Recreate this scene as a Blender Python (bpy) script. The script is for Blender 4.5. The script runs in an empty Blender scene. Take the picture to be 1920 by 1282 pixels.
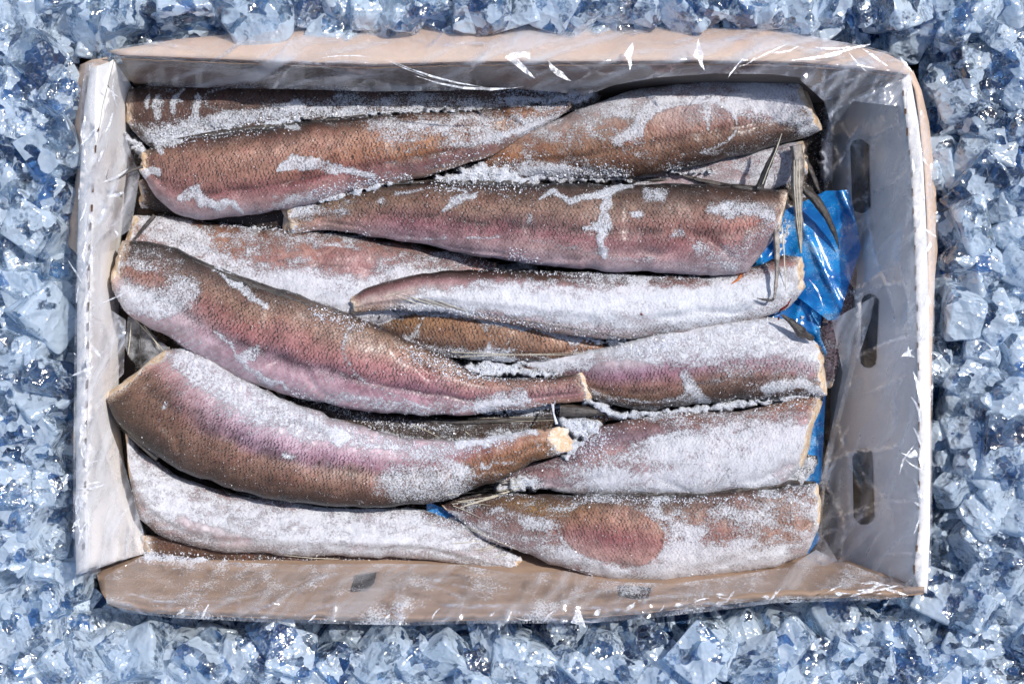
import bpy, bmesh, math, random
import numpy as np
from mathutils import Vector, Matrix, Euler
from mathutils.geometry import delaunay_2d_cdt
from mathutils.bvhtree import BVHTree

random.seed(7)
RNG = np.random.default_rng(7)
C = bpy.context.scene.collection
SC = bpy.context.scene
R = math.radians

# ------------------------------------------------------------------ camera
H = 1.38                       # camera height above the ground (m)
S = 0.000375                   # metres per photo pixel at the level of the fish
ZR = 0.08
cam = bpy.data.cameras.new('camera')
cam.sensor_fit = 'HORIZONTAL'
cam.sensor_width = 36
cam.lens = 36 * (H - ZR) / (1920 * S)
cam.clip_start = 0.05
cam.clip_end = 60
camo = bpy.data.objects.new('camera', cam)
C.objects.link(camo)
camo.location = (0, 0, H)
SC.camera = camo

# ------------------------------------------------------------------ light
SUN_EL, SUN_AZ = R(56), R(54)         # azimuth measured from +y towards +x
w = bpy.data.worlds.new('World')
SC.world = w
w.use_nodes = True
nt = w.node_tree
bg = nt.nodes['Background']
sky = nt.nodes.new('ShaderNodeTexSky')
sky.sky_type = 'NISHITA'
sky.sun_disc = False
sky.sun_elevation = SUN_EL
sky.sun_rotation = SUN_AZ
nt.links.new(sky.outputs[0], bg.inputs[0])
bg.inputs[1].default_value = 0.14
sl = bpy.data.lights.new('sun', 'SUN')
sl.energy = 3.8
sl.angle = R(0.6)
sl.color = (1.0, 0.98, 0.95)
so = bpy.data.objects.new('sun', sl)
C.objects.link(so)
sdir = Vector((math.sin(SUN_AZ) * math.cos(SUN_EL), math.cos(SUN_AZ) * math.cos(SUN_EL), math.sin(SUN_EL)))
so.rotation_euler = sdir.to_track_quat('Z', 'Y').to_euler()
so.location = sdir * 3
SC.view_settings.view_transform = 'Standard'
SC.view_settings.look = 'None'
SC.view_settings.exposure = 0.0
SC.view_settings.gamma = 1.0
SC.render.engine = 'CYCLES'
SC.cycles.max_bounces = 8
SC.cycles.transmission_bounces = 5
SC.cycles.transparent_max_bounces = 10
SC.cycles.glossy_bounces = 4
SC.cycles.diffuse_bounces = 3
SC.cycles.sample_clamp_indirect = 4.0
SC.cycles.use_adaptive_sampling = True
SC.cycles.adaptive_threshold = 0.05

# ------------------------------------------------------------------ helpers
def P(x, y, z):
    """photo pixel -> world point at height z"""
    k = S * (H - z) / (H - ZR)
    return ((x - 960) * k, (641 - y) * k, z)

def Pn(x, y, z):
    k = S * (H - z) / (H - ZR)
    return np.stack([(x - 960) * k, (641 - y) * k, z], -1)

def toPx(p):
    k = S * (H - p[:, 2]) / (H - ZR)
    return p[:, 0] / k + 960, 641 - p[:, 1] / k

def hsh(ix, iy, iz):
    n = (ix * 374761393 + iy * 668265263 + iz * 2147483647 * 3 + 1013904223).astype(np.int64) & 0xffffffff
    n = ((n ^ (n >> 13)) * 1274126177) & 0xffffffff
    n = (n ^ (n >> 16)) & 0xffffffff
    n = (n * 2654435761) & 0xffffffff
    return ((n ^ (n >> 15)) & 0xffffff) / float(0xffffff)

def vnoise(x, y, z=0.0):
    x, y, z = np.broadcast_arrays(np.asarray(x, float), np.asarray(y, float), np.asarray(z, float))
    ix, iy, iz = np.floor(x).astype(np.int64), np.floor(y).astype(np.int64), np.floor(z).astype(np.int64)
    fx, fy, fz = x - ix, y - iy, z - iz
    fx, fy, fz = fx*fx*(3-2*fx), fy*fy*(3-2*fy), fz*fz*(3-2*fz)
    r = 0
    for a in (0, 1):
        for b in (0, 1):
            for c in (0, 1):
                r = r + hsh(ix+a, iy+b, iz+c) * (fx if a else 1-fx) * (fy if b else 1-fy) * (fz if c else 1-fz)
    return r

def fbm(x, y, z=0.0, o=4):
    a, s, t = 0.5, 0, 0
    for i in range(o):
        s = s + a * vnoise(x * 2**i + 17*i, y * 2**i + 5*i, np.asarray(z) + 3.1*i)
        t += a
        a *= 0.5
    return s / t

def sstep(a, b, x):
    t = np.clip((x - a) / (b - a), 0, 1)
    return t*t*(3-2*t)

def lin(c):
    c = np.asarray(c, float) / 255.0
    return np.where(c <= 0.04045, c/12.92, ((c+0.055)/1.055)**2.4)

def resample(pts, n, sm=True):
    """smooth resample of a polyline to n points"""
    p = np.asarray(pts, float)
    d = np.r_[0, np.cumsum(np.linalg.norm(np.diff(p, axis=0), axis=1))]
    m = max(n, 200)
    t = np.linspace(0, d[-1], m)
    q = np.stack([np.interp(t, d, p[:, k]) for k in range(p.shape[1])], -1)
    if sm:
        kk = max(3, int(m / max(4, len(p)) * 0.55)) | 1
        h = kk // 2
        ker = np.hanning(kk + 2)[1:-1]; ker /= ker.sum()
        a = 2*q[0] - q[1:h+1][::-1]; b = 2*q[-1] - q[-h-1:-1][::-1]
        e = np.concatenate([a, q, b])
        q = np.stack([np.convolve(e[:, k], ker, 'valid') for k in range(p.shape[1])], -1)
    ti = np.linspace(0, len(q)-1, n)
    return np.stack([np.interp(ti, np.arange(len(q)), q[:, k]) for k in range(p.shape[1])], -1)

def seg_dist(x, y, pts, rad=None):
    """distance of points to a polyline; rad: optional radius at each vertex -> returns dist/rad"""
    best = np.full(np.shape(x), 1e9)
    for i in range(len(pts)-1):
        ax, ay = pts[i][:2]; bx, by = pts[i+1][:2]
        dx, dy = bx-ax, by-ay
        L = dx*dx+dy*dy+1e-9
        t = np.clip(((x-ax)*dx+(y-ay)*dy)/L, 0, 1)
        d = np.hypot(x-ax-t*dx, y-ay-t*dy)
        if rad is not None:
            d = d / (rad[i]+(rad[i+1]-rad[i])*t)
        best = np.minimum(best, d)
    return best

def inside(x, y, poly):
    r = np.zeros(np.shape(x), bool)
    n = len(poly)
    for i in range(n):
        x1, y1 = poly[i]; x2, y2 = poly[(i+1) % n]
        if y1 == y2: continue
        c = ((y1 > y) != (y2 > y)) & (x < (x2-x1)*(y-y1)/(y2-y1)+x1)
        r ^= c
    return r

def empty(name, loc, label, cat, group=None):
    o = bpy.data.objects.new(name, None)
    C.objects.link(o)
    o.empty_display_size = 0.02
    o.location = loc
    o['label'] = label; o['category'] = cat
    if group: o['group'] = group
    return o

def tag(o, label=None, cat=None, group=None, kind=None):
    if label: o['label'] = label
    if cat: o['category'] = cat
    if group: o['group'] = group
    if kind: o['kind'] = kind
    return o

def mesh(name, V, F, mat, parent=None, smooth=True, attrs=None, uv=None, colors=None):
    """V world coordinates; the object keeps local = world - parent location"""
    V = np.asarray(V, np.float64)
    off = np.array(parent_loc(parent))
    me = bpy.data.meshes.new(name)
    V2 = V - off
    if isinstance(F, np.ndarray):
        k = F.shape[1]
        me.vertices.add(len(V2)); me.vertices.foreach_set('co', V2.ravel())
        me.loops.add(F.size); me.loops.foreach_set('vertex_index', F.ravel().astype(np.int32))
        me.polygons.add(len(F))
        me.polygons.foreach_set('loop_start', np.arange(0, F.size, k, dtype=np.int32))
        me.polygons.foreach_set('loop_total', np.full(len(F), k, dtype=np.int32))
        me.update(calc_edges=True)
        me.validate()
    else:
        me.from_pydata([tuple(v) for v in V2], [], [tuple(int(i) for i in f) for f in F])
    me.polygons.foreach_set('use_smooth', np.full(len(me.polygons), smooth))
    for k, a in (attrs or {}).items():
        at = me.attributes.new(k, 'FLOAT', 'POINT'); at.data.foreach_set('value', np.asarray(a, np.float32))
    if colors is not None:
        at = me.attributes.new('Col', 'FLOAT_COLOR', 'POINT')
        c4 = np.ones((len(V), 4), np.float32); c4[:, :3] = colors
        at.data.foreach_set('color', c4.ravel())
    if uv is not None:
        ul = me.uv_layers.new(name='UVMap')
        li = np.empty(len(me.loops), np.int32); me.loops.foreach_get('vertex_index', li)
        ul.data.foreach_set('uv', uv[li].astype(np.float32).ravel())
    me.materials.append(mat)
    me.update()
    o = bpy.data.objects.new(name, me)
    C.objects.link(o)
    if parent is not None: o.parent = parent
    return o

def parent_loc(p):
    l = Vector((0, 0, 0))
    while p is not None:
        l += p.location; p = p.parent
    return l

def grid_faces(n, m, wrap=False):
    i = np.arange(n-1)[:, None]; j = np.arange(m if wrap else m-1)[None, :]
    a = i*m+j; b = i*m+(j+1) % m; c = (i+1)*m+(j+1) % m; d = (i+1)*m+j
    return np.stack([a, b, c, d], -1).reshape(-1, 4)

# ------------------------------------------------------------------ node helpers
class NB:
    def __init__(s, name):
        s.m = bpy.data.materials.new(name); s.m.use_nodes = True
        s.t = s.m.node_tree; s.t.nodes.clear()
        s.out = s.t.nodes.new('ShaderNodeOutputMaterial')
    def n(s, ty, ins=None, **kw):
        nd = s.t.nodes.new(ty)
        for k, v in kw.items(): setattr(nd, k, v)
        for k, v in (ins or {}).items():
            so = nd.inputs[k]
            if hasattr(v, 'is_output') or isinstance(v, bpy.types.NodeSocket): s.t.links.new(v, so)
            else: so.default_value = v
        return nd
    def math(s, op, a, b=0.0, c=0.0, clamp=False):
        nd = s.n('ShaderNodeMath', {0: a, 1: b, 2: c}, operation=op, use_clamp=clamp)
        return nd.outputs[0]
    def noise(s, vec, scale, detail=4, rough=0.6, dist=0.0):
        return s.n('ShaderNodeTexNoise', {'Vector': vec, 'Scale': scale, 'Detail': detail, 'Roughness': rough, 'Distortion': dist})
    def mix(s, f, a, b, bt='MIX'):
        nd = s.t.nodes.new('ShaderNodeMix'); nd.data_type = 'RGBA'; nd.blend_type = bt
        for so, v in ((nd.inputs[0], f), (nd.inputs[6], a), (nd.inputs[7], b)):
            if isinstance(v, bpy.types.NodeSocket): s.t.links.new(v, so)
            else: so.default_value = v if not isinstance(v, tuple) or len(v) == 4 else (*v, 1)
        return nd.outputs[2]
    def ramp(s, f, a, b, lo=0.0, hi=1.0):
        nd = s.n('ShaderNodeMapRange', {'Value': f, 'From Min': a, 'From Max': b, 'To Min': lo, 'To Max': hi}, interpolation_type='SMOOTHSTEP')
        return nd.outputs[0]
    def end(s, sh):
        s.t.links.new(sh, s.out.inputs['Surface']); return s.m

def simple(name, col, rough=0.6, var=0.12, scale=60, bump=0.15, bscale=400, spec=0.4, stretch=None, coat=0.0):
    b = NB(name)
    tc = b.n('ShaderNodeTexCoord').outputs['Object']
    if stretch: tc = b.n('ShaderNodeMapping', {'Vector': tc, 'Scale': stretch}).outputs[0]
    n1 = b.noise(tc, scale, 5).outputs['Fac']
    n2 = b.noise(tc, bscale, 3).outputs['Fac']
    c = tuple(float(x) for x in lin(col))
    dk = tuple(x*(1-var*1.6) for x in c); lt = tuple(min(1, x*(1+var)) for x in c)
    base = b.mix(b.ramp(n1, .3, .7), dk, lt)
    bp = b.n('ShaderNodeBump', {'Strength': bump, 'Distance': 0.001, 'Height': n2}).outputs[0]
    p = b.n('ShaderNodeBsdfPrincipled', {'Base Color': base, 'Roughness': rough, 'Normal': bp, 'Specular IOR Level': spec, 'Coat Weight': coat})
    return b.end(p.outputs[0])

# ---- fish skin
def fish_mat():
    b = NB('fish_skin')
    tc = b.n('ShaderNodeTexCoord')
    obj = tc.outputs['Object']; uv = tc.outputs['UV']
    col = b.n('ShaderNodeAttribute', attribute_name='Col').outputs['Color']
    fro = b.n('ShaderNodeAttribute', attribute_name='frost').outputs['Fac']
    scl = b.n('ShaderNodeAttribute', attribute_name='scl').outputs['Fac']
    # scales: crescents on one side of jittered cells
    wob = b.noise(uv, 0.42, 3).outputs['Color']
    uvw = b.n('ShaderNodeVectorMath', {0: uv, 1: b.n('ShaderNodeVectorMath', {0: wob, 'Scale': 2.1}, operation='SCALE').outputs[0]}, operation='ADD').outputs[0]
    sp_ = b.n('ShaderNodeSeparateXYZ', {0: uvw}).outputs
    row = b.math('FLOOR', sp_['Y'])
    cu = b.math('FRACT', b.math('ADD', sp_['X'], b.math('MULTIPLY', row, .5)))
    cv = b.math('FRACT', sp_['Y'])
    fx = b.math('SUBTRACT', cu, .42); fy = b.math('SUBTRACT', cv, .5)
    dd_ = b.math('SQRT', b.math('ADD', b.math('MULTIPLY', fx, fx), b.math('MULTIPLY', fy, fy)))
    line = b.ramp(b.math('ABSOLUTE', b.math('SUBTRACT', dd_, .44)), .06, .25, 1.0, 0.0)
    cre = b.math('MULTIPLY', line, b.ramp(fx, -0.02, 0.14))
    brk = b.ramp(b.noise(uv, 0.5, 4, .75).outputs['Fac'], .38, .56)
    sc1 = b.math('MULTIPLY', b.math('MULTIPLY', cre, brk), scl, clamp=True)
    # small dark freckles
    fk = b.ramp(b.noise(b.n('ShaderNodeMapping', {'Vector': uv, 'Scale': (1.2, 2.6, 1)}).outputs[0], 1.6, 2, .5).outputs['Fac'], .62, .7)
    sc2 = b.math('MULTIPLY', b.math('MULTIPLY', fk, scl), 0.6)
    dark = b.math('MAXIMUM', sc1, sc2)
    mott = b.noise(obj, 260, 5, .65).outputs['Fac']
    c1 = b.mix(b.ramp(mott, .3, .7, 0.0, 1.0), b.mix(1.0, col, (.80, .72, .70), 'MULTIPLY'), b.mix(1.0, col, (1.15, 1.13, 1.1), 'MULTIPLY'))
    streak = b.noise(b.n('ShaderNodeMapping', {'Vector': uv, 'Scale': (.05, .9, 1)}).outputs[0], 1.0, 4, .6).outputs['Fac']
    c1 = b.mix(b.ramp(streak, .55, .75, 0, .35), c1, b.mix(1.0, c1, (.62, .5, .52), 'MULTIPLY'))
    c2 = b.mix(b.math('MULTIPLY', dark, .88), c1, (.022, .016, .014))
    # frost: attribute thresholded with noises of several sizes
    fa = b.noise(obj, 820, 4, .85).outputs['Fac']
    fb = b.noise(obj, 190, 4, .6).outputs['Fac']
    fn = b.math('ADD', b.math('MULTIPLY', b.math('SUBTRACT', fa, .5), 3.3), b.math('MULTIPLY', b.math('SUBTRACT', fb, .5), .8))
    fm = b.math('ADD', fro, fn)
    m = b.ramp(fm, .36, .82)
    frc = b.mix(b.ramp(b.math('ADD', b.math('MULTIPLY', fb, .45), b.math('MULTIPLY', fa, .55)), .36, .60), (.70, .72, .77), (.90, .91, .94))
    frc = b.mix(b.math('MULTIPLY', dark, .55), frc, (.10, .09, .10))
    tint = b.mix(.17, frc, c1)
    mm = b.math('MULTIPLY', m, .93)
    base = b.mix(mm, c2, tint)
    hgt = b.math('ADD', b.math('MULTIPLY', fa, m), b.math('MULTIPLY', b.math('SUBTRACT', 1.0, cre), b.math('MULTIPLY', scl, .25)))
    gl = b.noise(obj, 70, 3, .5).outputs['Fac']
    hgt2 = b.math('ADD', hgt, b.math('MULTIPLY', gl, .25))
    bp = b.n('ShaderNodeBump', {'Strength': .75, 'Distance': 0.0013, 'Height': hgt2}).outputs[0]
    rough = b.math('ADD', b.math('MULTIPLY', m, .25), .38)
    p = b.n('ShaderNodeBsdfPrincipled', {'Base Color': base, 'Roughness': rough, 'Normal': bp, 'Specular IOR Level': .4,
                                         'Coat Weight': b.math('MULTIPLY', b.math('SUBTRACT', 1.0, m), .07), 'Coat Roughness': .22})
    return b.end(p.outputs[0])

def flesh_mat():
    b = NB('pale_flesh')
    obj = b.n('ShaderNodeTexCoord').outputs['Object']
    n = b.noise(obj, 160, 5, .7).outputs['Fac']; n2 = b.noise(obj, 700, 3).outputs['Fac']
    c = b.mix(b.ramp(n, .35, .7), (.62, .40, .22), (.82, .72, .58))
    c = b.mix(b.ramp(n2, .54, .68, 0, .7), c, (.82, .83, .86))
    bp = b.n('ShaderNodeBump', {'Strength': .8, 'Distance': .001, 'Height': n2}).outputs[0]
    return b.end(b.n('ShaderNodeBsdfPrincipled', {'Base Color': c, 'Roughness': .6, 'Normal': bp}).outputs[0])

def frost_mat(name='frost_crystals', c0=(.60, .62, .69), c1=(.86, .87, .91)):
    b = NB(name)
    obj = b.n('ShaderNodeTexCoord').outputs['Object']
    n = b.noise(obj, 500, 3, .7).outputs['Fac']
    c = b.mix(b.ramp(n, .35, .65), c0, c1)
    return b.end(b.n('ShaderNodeBsdfPrincipled', {'Base Color': c, 'Roughness': .28, 'Specular IOR Level': .7}).outputs[0])

def bed_mat():
    """packed frost between the fish: white where piled up, dark wet skin scraps below"""
    b = NB('packed_frost')
    obj = b.n('ShaderNodeTexCoord').outputs['Object']
    fro = b.n('ShaderNodeAttribute', attribute_name='frost').outputs['Fac']
    a = b.noise(obj, 900, 4, .75).outputs['Fac']; c = b.noise(obj, 120, 4, .6).outputs['Fac']
    fm = b.math('ADD', fro, b.math('ADD', b.math('MULTIPLY', b.math('SUBTRACT', a, .5), 2.2), b.math('MULTIPLY', b.math('SUBTRACT', c, .5), 1.2)))
    m = b.ramp(fm, .4, .75)
    dk = b.mix(b.ramp(c, .35, .65), (.022, .018, .017), (.11, .075, .05))
    base = b.mix(m, dk, b.mix(b.ramp(a, .3, .7), (.58, .60, .67), (.86, .87, .90)))
    bp = b.n('ShaderNodeBump', {'Strength': .9, 'Distance': .0014, 'Height': a}).outputs[0]
    return b.end(b.n('ShaderNodeBsdfPrincipled', {'Base Color': base, 'Roughness': .5, 'Normal': bp}).outputs[0])

def film_mat(name, tint=(.975, .975, .985), milk=.10, rough=.07, bscale=30, gl=.16, frost=0.0):
    b = NB(name)
    obj = b.n('ShaderNodeTexCoord').outputs['Object']
    n = b.noise(obj, bscale, 4, .6, .8).outputs['Fac']
    mk = b.noise(obj, 28, 5, .65, .6).outputs['Fac']
    bp = b.n('ShaderNodeBump', {'Strength': .5, 'Distance': .002, 'Height': n}).outputs[0]
    tr = b.n('ShaderNodeBsdfTransparent', {'Color': (*tint, 1)}).outputs[0]
    glo = b.n('ShaderNodeBsdfGlossy', {'Color': (.95, .96, 1, 1), 'Roughness': rough, 'Normal': bp}).outputs[0]
    dif = b.n('ShaderNodeBsdfDiffuse', {'Color': (.90, .90, .93, 1)}).outputs[0]
    trl = b.n('ShaderNodeBsdfTranslucent', {'Color': (.88, .88, .92, 1)}).outputs[0]
    dd = b.n('ShaderNodeMixShader', {0: .45, 1: dif, 2: trl}).outputs[0]
    fo = b.n('ShaderNodeAttribute', attribute_name='fold').outputs['Fac']
    fine = b.noise(b.n('ShaderNodeMapping', {'Vector': obj, 'Scale': (1, 1, 1)}).outputs[0], 130, 4, .7, 1.2).outputs['Fac']
    fo2 = b.math('MULTIPLY', fo, b.ramp(fine, .35, .62))
    fr = b.math('ADD', .03, b.math('MULTIPLY', b.math('POWER', b.n('ShaderNodeLayerWeight', {'Blend': .5, 'Normal': bp}).outputs['Facing'], 3.0), .5))
    gf = b.math('ADD', b.math('ADD', b.math('MULTIPLY', fr, 1.0), gl*.5), b.math('MULTIPLY', fo2, .35), clamp=True)
    ve_ = b.n('ShaderNodeAttribute', attribute_name='veil').outputs['Fac']
    mf = b.math('ADD', b.math('ADD', b.ramp(mk, .36, .68, milk*.2, milk*1.0), b.math('MULTIPLY', ve_, milk*2.8)), b.math('MULTIPLY', fo2, .55), clamp=True)
    if frost:
        f1 = b.noise(obj, 800, 4, .8).outputs['Fac']; f2 = b.noise(obj, 40, 4, .6).outputs['Fac']
        sp = b.ramp(b.math('ADD', b.math('MULTIPLY', f1, .7), b.math('MULTIPLY', f2, .7)), .84-frost*.1, .95-frost*.1)
        mf = b.math('MAXIMUM', mf, b.math('MULTIPLY', sp, .75))
    s1 = b.n('ShaderNodeMixShader', {0: mf, 1: tr, 2: dd}).outputs[0]
    s2 = b.n('ShaderNodeMixShader', {0: gf, 1: s1, 2: glo}).outputs[0]
    return b.end(s2)

def blue_mat():
    b = NB('blue_film')
    obj = b.n('ShaderNodeTexCoord').outputs['Object']
    n = b.noise(obj, 60, 4, .6, .6).outputs['Fac']; f1 = b.noise(obj, 900, 4, .8).outputs['Fac']; f2 = b.noise(obj, 60, 4, .6).outputs['Fac']
    sp = b.ramp(b.math('ADD', b.math('MULTIPLY', f1, .6), b.math('MULTIPLY', f2, .6)), .62, .74)
    c = b.mix(b.ramp(n, .35, .7), (.004, .12, .42), (.012, .32, .76))
    c = b.mix(b.math('MULTIPLY', sp, .65), c, (.50, .68, .82))
    bp = b.n('ShaderNodeBump', {'Strength': .35, 'Distance': .002, 'Height': n}).outputs[0]
    p = b.n('ShaderNodeBsdfPrincipled', {'Base Color': c, 'Roughness': .20, 'Normal': bp, 'Specular IOR Level': .9}).outputs[0]
    t = b.n('ShaderNodeBsdfTransparent', {'Color': (.15, .5, .9, 1)}).outputs[0]
    return b.end(b.n('ShaderNodeMixShader', {0: .14, 1: p, 2: t}).outputs[0])

def ice_mat(name, cloud, tint, seed):
    b = NB(name)
    tc = b.n('ShaderNodeTexCoord').outputs['Object']
    rnd = b.n('ShaderNodeObjectInfo').outputs['Random']
    off = b.n('ShaderNodeCombineXYZ', {0: b.math('MULTIPLY', rnd, 7.3), 1: b.math('MULTIPLY', rnd, 3.1), 2: seed}).outputs[0]
    obj = b.n('ShaderNodeVectorMath', {0: tc, 1: off}, operation='ADD').outputs[0]
    n = b.noise(obj, 38, 3, .5, .8).outputs['Fac']
    nb = b.noise(obj, 190, 2, .65, 1.0).outputs['Fac']
    nh = b.noise(obj, 520, 1, .7).outputs['Fac']
    wv = b.n('ShaderNodeVectorMath', {0: obj, 1: b.n('ShaderNodeVectorMath', {0: b.noise(obj, 50, 3).outputs['Color'], 'Scale': .018}, operation='SCALE').outputs[0]}, operation='ADD').outputs[0]
    vc = b.n('ShaderNodeTexVoronoi', {'Vector': wv, 'Scale': 92}, feature='DISTANCE_TO_EDGE').outputs['Distance']
    vor = b.n('ShaderNodeTexVoronoi', {'Vector': wv, 'Scale': 112, 'Smoothness': .22}, feature='SMOOTH_F1')
    vr = b.n('ShaderNodeSeparateXYZ', {0: vor.outputs['Color']}).outputs
    crack = b.math('MULTIPLY', b.ramp(vc, .0, .03, 1, 0), b.ramp(nb, .4, .6))
    h = b.math('ADD', b.math('ADD', n, b.math('MULTIPLY', vor.outputs['Distance'], .75)), b.math('ADD', b.math('MULTIPLY', nb, .06), b.math('MULTIPLY', nh, .02)))
    bp = b.n('ShaderNodeBump', {'Strength': .9, 'Distance': .0046, 'Height': h}).outputs[0]
    deep = b.ramp(b.math('ADD', b.math('MULTIPLY', vr[1], .8), b.math('MULTIPLY', n, .5)), .66-.22*(1-cloud), .84-.22*(1-cloud))
    gcol = b.mix(deep, (.90, .96, 1.0), tint)
    g = b.n('ShaderNodeBsdfGlass', {'Color': gcol, 'Roughness': .02, 'IOR': 1.31, 'Normal': bp}).outputs[0]
    tp = b.n('ShaderNodeBsdfTransparent', {'Color': b.mix(deep, (.985, .99, 1.0), tint)}).outputs[0]
    g = b.n('ShaderNodeMixShader', {0: .38, 1: g, 2: tp}).outputs[0]
    d1 = b.n('ShaderNodeBsdfDiffuse', {'Color': (.80, .91, 1.0, 1), 'Normal': bp}).outputs[0]
    d2 = b.n('ShaderNodeBsdfTranslucent', {'Color': (.64, .81, 1.0, 1), 'Normal': bp}).outputs[0]
    d = b.n('ShaderNodeMixShader', {0: .4, 1: d1, 2: d2}).outputs[0]
    gl = b.n('ShaderNodeBsdfGlossy', {'Color': (1, 1, 1, 1), 'Roughness': .11, 'Normal': bp}).outputs[0]
    mixn = b.math('ADD', b.math('MULTIPLY', vr[0], .75), b.math('ADD', b.math('MULTIPLY', nb, .75), b.math('MULTIPLY', nh, .35)))
    cl = b.ramp(mixn, .96-cloud*.42, 1.30-cloud*.42, 0.0, .80)
    cl = b.math('MAXIMUM', cl, b.math('MULTIPLY', crack, .4))
    s1 = b.n('ShaderNodeMixShader', {0: cl, 1: g, 2: d}).outputs[0]
    fr = b.math('MULTIPLY', b.math('POWER', b.n('ShaderNodeLayerWeight', {'Blend': .5, 'Normal': bp}).outputs['Facing'], 3.0), .6)
    s2 = b.n('ShaderNodeMixShader', {0: b.math('ADD', fr, .13, clamp=True), 1: s1, 2: gl}).outputs[0]
    return b.end(s2)

def slush_mat():
    b = NB('ice_floor')
    obj = b.n('ShaderNodeTexCoord').outputs['Object']
    n = b.noise(obj, 42, 3, .6, 1.0).outputs['Fac']; n2 = b.noise(obj, 240, 4, .7, .5).outputs['Fac']
    c = b.mix(b.ramp(n, .44, .53), (.006, .030, .095), (.78, .90, 1.0))
    c = b.mix(b.ramp(n2, .45, .62, 0, .6), c, (.04, .13, .28))
    bp = b.n('ShaderNodeBump', {'Strength': .9, 'Distance': .004, 'Height': n2}).outputs[0]
    return b.end(b.n('ShaderNodeBsdfPrincipled', {'Base Color': c, 'Roughness': .2, 'Normal': bp}).outputs[0])

def board_mat(name, col, liney=False, rough=.75, var=.1):
    return simple(name, col, rough=rough, var=var, scale=45, bump=.25, bscale=500, stretch=(1, 3.0, 3.0) if liney else None, spec=.25)

M_FISH, M_FLESH, M_FROST, M_BED = fish_mat(), flesh_mat(), frost_mat(), bed_mat()
M_FILM = film_mat('clear_film', milk=.11, gl=.03, rough=.16)
M_FILMW = film_mat('cloudy_film', milk=.16, gl=.07, rough=.15)
M_FILMT = film_mat('top_film', milk=.21, gl=.09, rough=.14)
M_FILMF = film_mat('frosty_film', milk=.10, gl=.05, frost=1.15, rough=.12)
M_BLUE = blue_mat()
M_WHITE = board_mat('white_board', (236, 230, 224), var=.03)
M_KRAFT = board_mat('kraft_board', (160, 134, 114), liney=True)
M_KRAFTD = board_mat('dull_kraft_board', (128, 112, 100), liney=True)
M_FLAP = board_mat('pale_kraft_board', (212, 184, 162), var=.05)
M_EDGE = board_mat('torn_board_edge', (96, 66, 44), var=.3)
M_SLOTSHADE = board_mat('slot_shade_board', (20, 16, 15), var=.2)  # inner board coloured near black to stand in for shade inside the slots
M_DARKFIN = simple('dark_fin', (74, 66, 60), rough=.35, var=.45, scale=260, bump=.8, bscale=900, spec=.6, coat=.4)
M_PALEFIN = simple('pale_fin', (158, 148, 138), rough=.35, var=.4, scale=200, bump=.8, bscale=900, spec=.6, coat=.4)
M_RAY = simple('fin_ray', (206, 196, 176), rough=.4, var=.15, scale=300, bump=.2)
M_FINWEB = simple('grey_fin_web', (132, 132, 134), rough=.45, var=.6, scale=110, bump=.9, bscale=700, coat=.3)
M_BLOOD = simple('blood', (110, 28, 18), rough=.35, var=.5, scale=400)
M_BLUE_G = ice_mat
M_SLUSH = slush_mat()

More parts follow.
